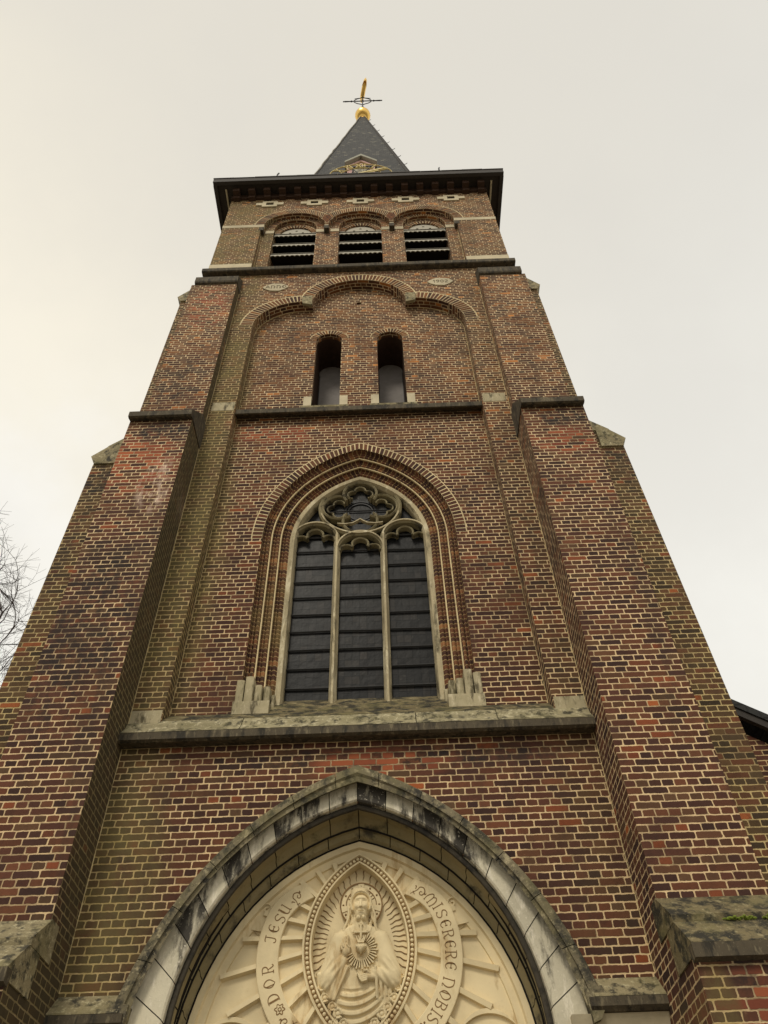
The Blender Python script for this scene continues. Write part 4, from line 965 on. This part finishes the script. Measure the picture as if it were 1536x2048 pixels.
# wavy grooves radiating round the niche
gv = MB(); vin = vesica(-0.075)
for k in range(52):
    a_ = -90 + (k+.5)*6.923; c_, s__ = math.cos(math.radians(a_)), math.sin(math.radians(a_)); r_ = .15
    while inside((c_*r_, 3.98+s__*r_), vin): r_ += .004
    if s__ < -0.55: continue
    L_ = 0.105 if abs(c_) > .35 else 0.085
    pts = []
    for i in range(9):
        q_ = r_ - L_*i/8; o_ = .0035*math.sin(i*1.1+k)
        pts.append((c_*q_ - s__*o_, 3.98+s__*q_ + c_*o_))
    gv.band(pts, .008, .449, .46, wl=[.0085*(1-.75*i/8) for i in range(9)])
rel(gv, 'niche_rays', 'carve_dirt_shade')
# the figure, one continuous carved surface
def figure():
    h = 0.003
    xs = np.arange(-0.40, 0.4001, h); zs = np.arange(3.16, 4.36, h); Xg, Zg = np.meshgrid(xs, zs)
    H = np.full_like(Xg, -0.05)
    def smax(a_, b_, k=0.02): q_ = np.clip(.5+.5*(a_-b_)/k, 0, 1); return b_*(1-q_)+a_*q_+k*q_*(1-q_)
    def ell(cx, cz, rx, rz, hh, base=0.0, ang=0, p=2.0):
        c_, s__ = math.cos(math.radians(ang)), math.sin(math.radians(ang)); u = ((Xg-cx)*c_+(Zg-cz)*s__)/rx; v = (-(Xg-cx)*s__+(Zg-cz)*c_)/rz
        d = np.abs(u)**p+np.abs(v)**p; return np.where(d < 1, base+hh*np.sqrt(np.maximum(1-d, 0)), -.05)
    def cap(p, q_, r0_, r1_, h0, h1):
        p = np.array(p); q_ = np.array(q_); dv = q_-p; L2 = dv@dv
        t_ = np.clip(((Xg-p[0])*dv[0]+(Zg-p[1])*dv[1])/L2, 0, 1); d = np.hypot(Xg-p[0]-t_*dv[0], Zg-p[1]-t_*dv[1]); r_ = r0_+(r1_-r0_)*t_
        return np.where(d < r_, h0+(h1-h0)*t_+np.sqrt(np.maximum(r_*r_-d*d, 0))*0.9, -.05)
    gs = lambda cx, cz, sx, sz: np.exp(-(((Xg-cx)/sx)**2+((Zg-cz)/sz)**2))
    # robe and torso
    wz = np.interp(Zg, [3.16, 3.3, 3.45, 3.55, 3.66, 3.8, 3.93, 4.0, 4.045, 4.075], [.10, .17, .25, .30, .322, .30, .255, .225, .175, .08])
    t_ = np.abs(Xg)/wz; tor = np.where(t_ < 1, .085*np.sqrt(np.maximum(1-t_**3.0, 0)), -.05)
    H = np.maximum(H, tor)
    # u-shaped folds below the belt line
    m = np.clip((3.62-Zg)/.06, 0, 1)*np.clip((.19-np.abs(Xg))/.05, 0, 1)*(H > 0)
    wv = np.sin(2*np.pi*(Zg-2.1*Xg**2-.22*Xg)/.060); H = H + m*(.012*np.sign(wv)*np.abs(wv)**.7+.003*np.sin(2*np.pi*(Zg-1.9*Xg**2-.22*Xg)/.030+1))
    # folds over chest and shoulders
    m = np.clip((np.abs(Xg)-.10)/.04, 0, 1)*np.clip((4.02-Zg)/.1, 0, 1)*np.clip((Zg-3.70)/.06, 0, 1)*(H > 0)
    H = H + m*.0045*np.sin(2*np.pi*(np.abs(Xg)*1.6+(Zg-3.7)*.35)/.075)
    # upper arms
    H = smax(H, cap((-.165, 3.955), (-.238, 3.70), .072, .088, .04, .055), .03); H = smax(H, cap((.175, 3.955), (.248, 3.70), .072, .088, .04, .055), .03)
    # forearms in wide sleeves
    H = smax(H, cap((-.25, 3.655), (-.135, 3.795), .075, .045, .055, .085), .02); H = smax(H, cap((.262, 3.66), (.125, 3.70), .075, .045, .055, .085), .02)
    # folds round the sleeves
    for s_, ex, ez in ((-1, -.25, 3.67), (1, .262, 3.67)):
        rr_ = np.hypot(Xg-ex, Zg-ez); an_ = np.arctan2(Zg-ez, (Xg-ex)*s_)
        m = np.clip((.17-rr_)/.06, 0, 1)*np.clip((rr_-.02)/.04, 0, 1)*(H > .02)
        H = H + m*.0045*np.sin(2*np.pi*((Xg-ex)*s_*.75+(Zg-ez)*.55+.35*(Xg-ex)**2)/.042)
    # the hanging cuff of the raised arm: deep open mouth with a thick hem
    for k, (p, q_) in enumerate((((-.165, 3.775), (-.225, 3.545)), ((-.135, 3.765), (-.205, 3.535)), ((-.105, 3.75), (-.180, 3.55)), ((-.092, 3.745), (-.145, 3.60)))):
        H = smax(H, cap(p, q_, .018, .020, .112-.008*k, .082-.006*k), .006)
    H = smax(H, cap((-.092, 3.745), (-.195, 3.53), .009, .010, .118, .092), .004)
    for q_ in ((-.25, 3.62, -.235, 3.53), (-.29, 3.66, -.28, 3.545), (-.315, 3.70, -.315, 3.58)): H = smax(H, cap(q_[:2], q_[2:], .024, .014, .085, .05), .008)
    for k in range(6): H = smax(H, cap((.130+.031*k, 3.705-.008*k), (.140+.034*k, 3.525+.014*k), .0135, .012, .118-.010*k, .080-.006*k), .004)
    H = smax(H, cap((.128, 3.735), (.135, 3.53), .010, .009, .124, .09), .004)
    # neck, collar
    H = smax(H, cap((.010, 4.0), (.012, 4.13), .058, .05, .045, .06), .02)
    H = H + .006*np.exp(-((np.hypot(Xg-.01, (Zg-4.06)*.9)-.085)/.007)**2)*(Zg < 4.05)*(H > .02)
    # head with face
    hx = .012
    head = np.maximum(ell(hx, 4.215, .080, .105, .120, .02, p=2.3), ell(hx, 4.16, .060, .085, .115, .025))
    f = head.copy()
    msk = head > 0
    f += msk*(.012*gs(hx, 4.262, .055, .010))                                   # brow
    for s_ in (-1, 1):
        f -= msk*.020*gs(hx+s_*.031, 4.236, .017, .012); f += msk*.012*gs(hx+s_*.031, 4.233, .011, .006); f += msk*.006*gs(hx+s_*.031, 4.243, .016, .0035)
        f += msk*.009*gs(hx+s_*.040, 4.196, .020, .016)                         # cheek
        f -= msk*.006*gs(hx+s_*.030, 4.168, .010, .018)
    f = np.maximum(f, cap((hx, 4.248), (hx, 4.192), .008, .0125, .128, .150)*msk)   # nose
    f += msk*.007*(gs(hx-.012, 4.187, .007, .006)+gs(hx+.012, 4.187, .007, .006))
    for s_ in (-1, 1): f = np.maximum(f, np.maximum(cap((hx+s_*.004, 4.170), (hx+s_*.030, 4.160), .0085, .0075, .126, .118), cap((hx+s_*.030, 4.160), (hx+s_*.042, 4.135), .0075, .006, .118, .10))*msk)
    f -= msk*.016*gs(hx, 4.157, .022, .0035); f += msk*.008*gs(hx, 4.149, .017, .005)
    bz = np.maximum(ell(hx-.021, 4.112, .031, .042, .125, .008), ell(hx+.021, 4.112, .031, .042, .125, .008)); bz = np.maximum(bz, ell(hx, 4.13, .052, .034, .118, .008))
    bz += (bz > 0)*.004*np.sin(Xg*520)*np.clip((4.14-Zg)/.03, 0, 1)
    f = np.maximum(f, bz); f -= .02*gs(hx, 4.075, .006, .016)
    H = np.where(f > 0, smax(H, f, .006), H)
    # hair
    hair = np.full_like(Xg, -.05)
    rg = np.hypot((Xg-hx)/.098, (Zg-4.222)/.118)
    capm = np.where((rg < 1.0) & (rg > .70) & (Zg > 4.17), .05+.07*np.sqrt(np.maximum(1-((rg-.84)/.17)**2, 0)), -.05)
    capm += (capm > 0)*(.006*np.sin(np.arctan2(Zg-4.16, np.abs(Xg-hx))*5+rg*75))
    part = np.hypot((Xg-hx)/.070, (Zg-4.215)/.098) < 1
    hair = np.maximum(hair, np.where(part & (Zg < 4.29), -.05, capm))
    for s_ in (-1, 1):
        for k in range(7):
            pts = []; ph = k*1.9 + (0.8 if s_ > 0 else 0)
            for i in range(19):
                q_ = i/18; zz = 4.27-.012*k-q_*(.235+.014*k+.03*math.sin(k*2.1)); xx = s_*(.070+.0125*k*(.35+.65*q_)+.020*q_)+.014*math.sin(q_*12+ph)*(.25+q_)
                pts.append((hx+xx, zz))
            hb_ = .096-.011*(k % 3)
            for i in range(18): hair = np.maximum(hair, cap(pts[i], pts[i+1], .0105, .0100-.002*(i/18), hb_-.055*i/18, hb_-.055*(i+1)/18))
    H = np.maximum(H, hair)
    # raised right hand: palm, two fingers up, two folded, thumb
    hd = ell(-.112, 3.862, .030, .046, .035, .105)
    for p in (((-.099, 3.89), (-.092, 3.972), .0105, .0085, .118, .118), ((-.118, 3.892), (-.113, 3.966), .0105, .0085, .116, .114), ((-.134, 3.885), (-.134, 3.912), .0100, .0095, .118, .126), ((-.134, 3.912), (-.126, 3.886), .0095, .0085, .128, .136),
              ((-.147, 3.872), (-.148, 3.896), .0090, .0085, .112, .120), ((-.148, 3.896), (-.139, 3.872), .0085, .0080, .122, .128), ((-.088, 3.850), (-.078, 3.885), .0110, .0100, .112, .122), ((-.078, 3.885), (-.098, 3.902), .0100, .0085, .124, .130)): hd = np.maximum(hd, cap(*p))
    hd = np.maximum(hd, cap((-.128, 3.80), (-.116, 3.845), .028, .026, .085, .105)); H = smax(H, hd, .004)
    # left hand held open under the heart
    hd = ell(.085, 3.672, .048, .027, .03, .105, ang=-8)
    for k in range(4): 
        hd = np.maximum(hd, cap((.060-.002*k, 3.690-.014*k), (.008+.004*k, 3.676-.013*k), .0098, .0088, .122, .128)); hd = np.maximum(hd, cap((.008+.004*k, 3.676-.013*k), (-.014+.006*k, 3.690-.012*k), .0088, .0075, .128, .132))
    hd = np.maximum(hd, cap((.085, 3.690), (.060, 3.712), .0115, .0095, .122, .134)); hd = np.maximum(hd, cap((.060, 3.712), (.040, 3.708), .0095, .008, .134, .136)); hd = np.maximum(hd, cap((.135, 3.690), (.10, 3.678), .032, .026, .085, .105)); H = smax(H, hd, .004)
    # clip to the niche
    keep = H > -.012
    idx = -np.ones(H.shape, int); ok = keep[:-1, :-1] & keep[1:, :-1] & keep[:-1, 1:] & keep[1:, 1:]
    vs = []; fs = []; cnt = 0
    jj, ii = np.nonzero(ok)
    need = np.zeros(H.shape, bool)
    for a_, b_ in ((0, 0), (0, 1), (1, 0), (1, 1)): need[jj+a_, ii+b_] = True
    nj, ni = np.nonzero(need); idx[nj, ni] = np.arange(len(nj))
    Yv = .455 - np.clip(H, -.01, .3)
    vs = [(float(xs[i]), float(Yv[j, i]), float(zs[j])) for j, i in zip(nj, ni)]
    fs = [(int(idx[j, i]), int(idx[j, i+1]), int(idx[j+1, i+1]), int(idx[j+1, i])) for j, i in zip(jj, ii)]
    mb = MB(); mb.add(vs, fs); return mb
fig = rel(figure(), 'robed_figure', 'tymp', smooth=True)
# heart with flame, cross and rays on the breast
def hpt(t_, s_): return (0.012+s_*0.0028*16*math.sin(t_)**3, 3.875+s_*0.0031*(13*math.cos(t_)-5*math.cos(2*t_)-2*math.cos(3*t_)-math.cos(4*t_)))
hb = MB(); hrails = []
for s_, y in ((1.0, .385), (1.0, .350), (.92, .325), (.7, .305), (.4, .296), (.05, .293)): hrails.append([(lambda p: (p[0], y, p[1]))(hpt(2*math.pi*k/40, s_)) for k in range(40)])
hb.loft(hrails, closed=True); heart = rel(hb, 'sacred_heart', 'tymp', smooth=True, fix=True)
tb = MB(); tb.tube([(0.012-.046+.092*i/24, .312-.012*math.sin(math.pi*i/24), 3.888+.009*math.sin(i*math.pi/3)) for i in range(25)], .0045, 5); tb.tube([(0.012-.046+.092*i/24, .312-.012*math.sin(math.pi*i/24), 3.888-.009*math.sin(i*math.pi/3)) for i in range(25)], .0045, 5); relsub(tb, 'thorn_band', 'tymp', heart)
fm = MB()
fm.band([(0.012-.026, 3.922), (0.012+.026, 3.922)], .012, .325, .38)
for k in range(5): fm.band([(0.012+(k-2)*.010, 3.928), (0.012+(k-2)*.016+.004*(k % 2), 3.95), (0.012+(k-2)*.020, 3.972)], .01, .328, .38, wl=[.013, .010, .003])
relsub(fm, 'flame', 'tymp', heart)
cxm = MB(); cxm.band([(0.012, 3.955), (0.012, 4.05)], .018, .335, .38, ch=.004); cxm.band([(0.012-.048, 4.0), (0.012+.048, 4.0)], .017, .336, .38, ch=.004)
for p in ((0.012, 4.055), (0.012-.052, 4.0), (0.012+.052, 4.0)):
    for o_ in ((0, 0), (.011, .004), (-.011, .004), (0, .012)): cxm.ball((p[0]+o_[0], .347, p[1]+o_[1]), .009, 6, 4)
relsub(cxm, 'small_cross', 'tymp', heart)
ry = MB()
for k in range(26):
    a_ = -200 + k*260/25; 
    c_, s__ = math.cos(math.radians(a_)), math.sin(math.radians(a_)); r1 = .070; r2 = .125 + (.012 if k % 2 else 0)
    if a_ < -165: continue
    ry.band([(0.012+r1*c_, 3.872+r1*s__*1.05), (0.012+r2*c_, 3.872+r2*s__*1.05)], .01, .352-.01*abs(c_), .38, wl=[.006, .013], ch=.002)
relsub(ry, 'heart_rays', 'tymp', heart)
rd = MB(); 
for k in range(25):
    a_ = -160 + (k+.5)*220/25; c_, s__ = math.cos(math.radians(a_)), math.sin(math.radians(a_)); rd.band([(0.012+.074*c_, 3.872+.078*s__), (0.012+.118*c_, 3.872+.124*s__)], .006, .361, .38)
relsub(rd, 'ray_shade_strip', 'carve_dirt_shade', heart)  # dark strips paint the shade in the gaps between the rays
# roses heaped along the lower rim
def rose(x, z, r_, y):
    mb = MB(); mb.ball((x, y+.012, z), r_*.45, 8, 6, sc=(1, .8, 1))
    for lay, (rad, n, tilt) in enumerate(((.50, 4, .55), (.85, 6, .25))):
        for k in range(n):
            a_ = 2*math.pi*(k+random.random()*.4)/n + lay; px, pz = x+rad*r_*math.cos(a_), z+rad*r_*math.sin(a_)
            vs_ = []; m_ = 5
            for i in range(m_):
                for j in range(m_):
                    u, v = (i/(m_-1)-.5)*2, j/(m_-1)
                    rr_ = r_*(rad*.45+v*.55); aa = a_+u*(1.0-.25*v)*(3.4/n); 
                    vs_.append((x+rr_*math.cos(aa), y+.018-(.020 if lay == 0 else .010)*math.sin(math.pi*.62*v)-.006*(1-u*u)*v + (.012*max(0, v-.8)*5 if lay else 0), z+rr_*math.sin(aa)))
            mb.add(vs_, [(i*m_+j, (i+1)*m_+j, (i+1)*m_+j+1, i*m_+j+1) for i in range(m_-1) for j in range(m_-1)])
    return mb
RP = [(-.30, 3.62, .036), (-.335, 3.70, .024), (-.27, 3.545, .042), (-.21, 3.485, .040), (-.245, 3.44, .032), (-.165, 3.43, .044), (-.19, 3.365, .036), (-.12, 3.365, .040), (-.07, 3.315, .036), (-.01, 3.30, .034),
      (.30, 3.60, .034), (.335, 3.68, .022), (.27, 3.53, .042), (.215, 3.47, .040), (.245, 3.43, .030), (.17, 3.42, .044), (.19, 3.36, .034), (.115, 3.36, .042), (.06, 3.32, .036), (-.13, 3.28, .04), (.12, 3.27, .04), (0, 3.24, .04), (-.06, 3.22, .034), (.07, 3.2, .034)]
for x, z, r_ in RP: rel(rose(x, z, r_, .352 if abs(x) < .2 else .372), 'rose', 'tymp', smooth=True)

# ------------------------------------------------------------------ clock dial
CY, CZ = 0.98, 24.06
DZ = 0.0
CK = thing('tower_clock', 'gilt skeleton clock dial with roman numerals in front of the spire dormer', 'clock', loc=(0, CY, CZ))
dl = MB(); dl.band(arc(0, 0, .89, 0, 360, 64)[:-1], .013, -.02, .015, closed=True); dl.band(arc(0, 0, .58, 0, 360, 56)[:-1], .011, -.02, .015, closed=True); dl.build('dial_ring', 'gold_paint', CK)
ROM = {12: 'XII', 1: 'I', 2: 'II', 3: 'III', 4: 'IV', 5: 'V', 6: 'VI', 7: 'VII', 8: 'VIII', 9: 'IX', 10: 'X', 11: 'XI'}
WD = {'I': .24, 'V': .62, 'X': .66}
for hr_, txt in ROM.items():
    mb = MB(); a0 = hr_*30; tot = sum(WD[c] for c in txt)*.26; pos = -tot/2
    for c in txt:
        w_ = WD[c]*.26; st = {'I': [[(w_/2, 0), (w_/2, 1)]], 'V': [[(0.01, 1), (w_/2, 0)], [(w_/2, 0), (w_-.01, 1)]], 'X': [[(0.01, 1), (w_-.01, 0)], [(w_-.01, 1), (0.01, 0)]]}[c]
        for pl in st:
            pts = []
            for u, v in pl:
                o_ = pos+u; r_ = .61+.25*v; sa, ca = math.sin(math.radians(a0)), math.cos(math.radians(a0)); pts.append((r_*sa+o_*ca, r_*ca-o_*sa))
            mb.band(pts, .036 if hr_ in (3, 9) else .022, -.03, .0)
        pos += w_
    mb.build('numeral', 'gold_paint', CK)
sp_ = MB()
for a_ in range(0, 180, 45):
    s__, c_ = math.sin(math.radians(a_+22)), math.cos(math.radians(a_+22)); sp_.tube([(-.58*s__, .005, -.58*c_), (.58*s__, .005, .58*c_)], .014, 5)
sp_.tube([(0, .0, 0), (0, .16, 0)], .03, 8); sp_.build('dial_bracket', 'iron', CK)
def hand(a_, L, w_, y, name):
    s__, c_ = math.sin(math.radians(a_)), math.cos(math.radians(a_)); mb = MB()
    mb.band([(-.14*s__, -.14*c_), (0, 0), (L*.7*s__, L*.7*c_), (L*s__, L*c_)], w_, y-.012, y, wl=[w_*.7, w_, w_*1.1, w_*.3]); mb.build(name, 'gold_paint', CK)
hand(63, .84, .06, -.06, 'minute_hand'); hand(70, .52, .08, -.045, 'hour_hand')

# ------------------------------------------------------------------ weathervane on the spire
WV = thing('weathervane', 'black wrought iron cross with gilded weathercock above the spire ball', 'weathervane', loc=(0, SC, 37.7))
rd_ = MB(); rd_.tube([(0, 0, -.05), (0, 0, 2.8)], .028, 8); rd_.build('rod', 'iron', WV)
rd_ = MB(); rd_.tube([(0, 0, .42), (0, 0, .86)], .085, 10); rd_.build('knop', 'iron', WV)
cz_ = 2.05
cm = MB(); cm.tube([(-.86, 0, cz_), (-.78, 0, cz_), (-.55, 0, cz_), (.55, 0, cz_), (.78, 0, cz_), (.86, 0, cz_)], [.018, .032, .024, .024, .032, .018], 8)
for s_ in (-1, 1): cm.ball((s_*.5, 0, cz_), .045, 8, 6); cm.ball((s_*.86, 0, cz_), .03, 8, 6)
cm.ball((0, 0, cz_), .06, 10, 8); cm.build('cross_arm', 'iron', WV)
sw = MB()
for sx in (-1, 1):
    for sz in (-1, 1): sw.tube([(sx*.02, 0, cz_+sz*.62), (sx*.10, 0, cz_+sz*.50), (sx*.26, 0, cz_+sz*.36), (sx*.38, 0, cz_+sz*.14), (sx*.36, 0, cz_+sz*.03)], .020, 6)
    sw.tube([(sx*.36, 0, cz_+.42), (sx*.24, 0, cz_+.46), (sx*.10, 0, cz_+.52)], .014, 5)
sw.build('scrollwork', 'iron', WV)
rk = MB()   # weathercock: solid body cut from its side outline, facing away along +Y
outl_r = [(.42, .34), (.50, .42), (.46, .54), (.38, .60), (.30, .56), (.22, .40), (.05, .30), (-.12, .34), (-.26, .52), (-.42, .66), (-.58, .62), (-.66, .46), (-.60, .30), (-.50, .40), (-.42, .34), (-.50, .20), (-.36, .14), (-.16, .02), (.06, -.02), (.24, .06), (.34, .20)]
n = len(outl_r); ctr = (-.05, .22)
rails = []
for xo, k in ((-.075, .55), (-.05, .85), (0, 1.0), (.05, .85), (.075, .55)):
    rails.append([(xo, ctr[0]+(p[0]-ctr[0])*k, ctr[1]+(p[1]-ctr[1])*k) for p in outl_r])
rk.loft(rails, closed=True); rk.add(rails[0], [tuple(range(n))]); rk.add(rails[-1], [tuple(range(n))[::-1]])
rko = rk.build('weathercock', 'gold', WV, fix=True); rko.location = (0.0, -.10, 2.62); rko.rotation_euler = (math.radians(6), math.radians(4), math.radians(14)); rko.scale = (1.3, .95, .9)
cb = MB(); cb.slab([(.30, .58), (.34, .70), (.39, .62), (.43, .68), (.46, .56), (.40, .52)], [], -.012, .012)
cbo = cb.build('comb', 'gold', rko); cbo.rotation_euler = (0, 0, math.radians(90))

# ------------------------------------------------------------------ lower aisle behind the right-hand buttress
AI = thing('church_aisle', 'low brick side aisle with dark sloping roof edge behind the right buttress', 'church aisle')
ya = 1.5; x0_, z0_ = 2.95, 7.62; sl_ = -0.655; x1_ = 8.2
zt = lambda x: z0_+sl_*(x-x0_)
MB().slab([(x0_, 0), (x1_, 0), (x1_, zt(x1_)-.30), (x0_, zt(x0_)-.30)], [], ya, ya+.4).build('wall', 'brick_aisle', AI)
MB().box(x1_-.4, x1_, ya+.401, 24, 0, zt(x1_)-.30).build('wall', 'brick_aisle', AI)
MB().slab([(x0_, zt(x0_)-.20), (x1_+.25, zt(x1_+.25)-.20), (x1_+.25, zt(x1_+.25)-.03), (x0_, zt(x0_)-.03)], [], ya-.16, ya-.10).build('verge_board', 'lead', AI)
MB().slab([(x0_, zt(x0_)-.10), (x1_+.25, zt(x1_+.25)-.10), (x1_+.25, zt(x1_+.25)), (x0_, zt(x0_))], [], ya-.18, 24).build('roof', 'slate', AI)

# ------------------------------------------------------------------ bare tree at the left
TR = thing('bare_tree', 'leafless tree with fine dark twigs beyond the left buttress', 'tree', loc=(-17.0, 12.0, 0.0))
def tree(seed, cen=(0.0, 0.0, 13.5), rad=8.2, natt=8000):
    """limbs grow step by step towards points spread through a rounded crown"""
    rg = np.random.default_rng(seed); A = []
    while len(A) < natt:
        p = rg.uniform(-1, 1, 3); l = np.linalg.norm(p)
        if l > 1 or l < .12: continue
        q_ = np.array(cen) + p*rad*(1 + .05*math.sin(5*p[0]+3*p[1]))
        if q_[2] < 6.6 + .25*math.hypot(q_[0], q_[1]): continue
        A.append(q_)
    A = np.array(A); pos = [np.array((0.0, 0.0, -.1))]; par = [-1]
    for k in range(1, 15): pos.append(np.array((.05*math.sin(k*.9), .04*math.cos(k*.7), .42*k))); par.append(k-1)
    P_ = np.array(pos); D2 = ((A[:, None]-P_[None])**2).sum(2); near = D2.argmin(1); best = D2.min(1)
    step, kill = .34, .46; alive = np.ones(len(A), bool)
    for it in range(90):
        idx = np.nonzero(alive & (best < 10.0**2))[0]
        if len(idx) == 0: break
        new = []
        for nd in np.unique(near[idx]):
            d = A[idx[near[idx] == nd]] - pos[nd]; d = d/np.linalg.norm(d, axis=1)[:, None]; d = d.sum(0)
            if par[nd] >= 0: g_ = pos[nd]-pos[par[nd]]; d = d/np.linalg.norm(d) + .55*g_/np.linalg.norm(g_)
            d = d + rg.normal(0, .16, 3) + np.array((0, 0, .05)); d /= np.linalg.norm(d)
            q_ = pos[nd] + d*step
            new.append((q_, nd))
        base = len(pos)
        for q_, nd in new: pos.append(q_); par.append(int(nd))
        N_ = np.array([q_ for q_, _ in new]); D2 = ((A[:, None]-N_[None])**2).sum(2); m = D2.min(1); am = D2.argmin(1)
        u = m < best; best[u] = m[u]; near[u] = base + am[u]; alive &= best > kill**2
        if len(pos) > 22000: break
    n = len(pos); kids = [[] for _ in range(n)]
    for k in range(1, n): kids[par[k]].append(k)
    area = np.zeros(n); size = np.ones(n)
    for k in range(n-1, 0, -1):
        if not kids[k]: area[k] = .0085**2.25
        area[par[k]] += area[k]; size[par[k]] += size[k]
    R_ = np.minimum(area**(1/2.25), .34)
    tk = MB(); cr_ = MB(); stack = [(0, None)]
    while stack:
        k, root = stack.pop(); ch = [k] if root is None else [root, k]
        while kids[ch[-1]]:
            ks = sorted(kids[ch[-1]], key=lambda q_: -size[q_]); stack += [(q_, ch[-1]) for q_ in ks[1:]]; ch.append(ks[0])
        rr_ = [float(R_[q_]) for q_ in ch]
        if root is not None: rr_[0] = min(rr_[0], rr_[1]*1.15)
        rr_[-1] *= .7
        (tk if root is None else cr_).tube([pos[q_] for q_ in ch], rr_, 8 if rr_[0] > .10 else (5 if rr_[0] > .03 else 3), cap=False)
        # fine twigs towards the end of every bough
        for q_ in ch[max(1, len(ch)-4):]:
            d0 = pos[q_]-pos[par[q_]]; d0 = d0/np.linalg.norm(d0)
            for _ in range(2):
                d = d0 + rg.normal(0, .55, 3) + np.array((0, 0, .12)); d /= np.linalg.norm(d); L_ = rg.uniform(.25, .6); e1 = pos[q_]+d*L_
                d2 = d + rg.normal(0, .35, 3); d2 /= np.linalg.norm(d2); e2 = e1 + d2*L_*.7
                cr_.tube([pos[q_], e1, e2], [.0060, .0048, .0032], 3, cap=False)
                d3 = d + rg.normal(0, .6, 3); d3 /= np.linalg.norm(d3); cr_.tube([e1, e1+d3*L_*.7], [.0045, .003], 3, cap=False)
    return tk, cr_
tk, cr_ = tree(11)
tk.build('trunk', 'bark', TR); cr_.build('crown', 'bark', TR)
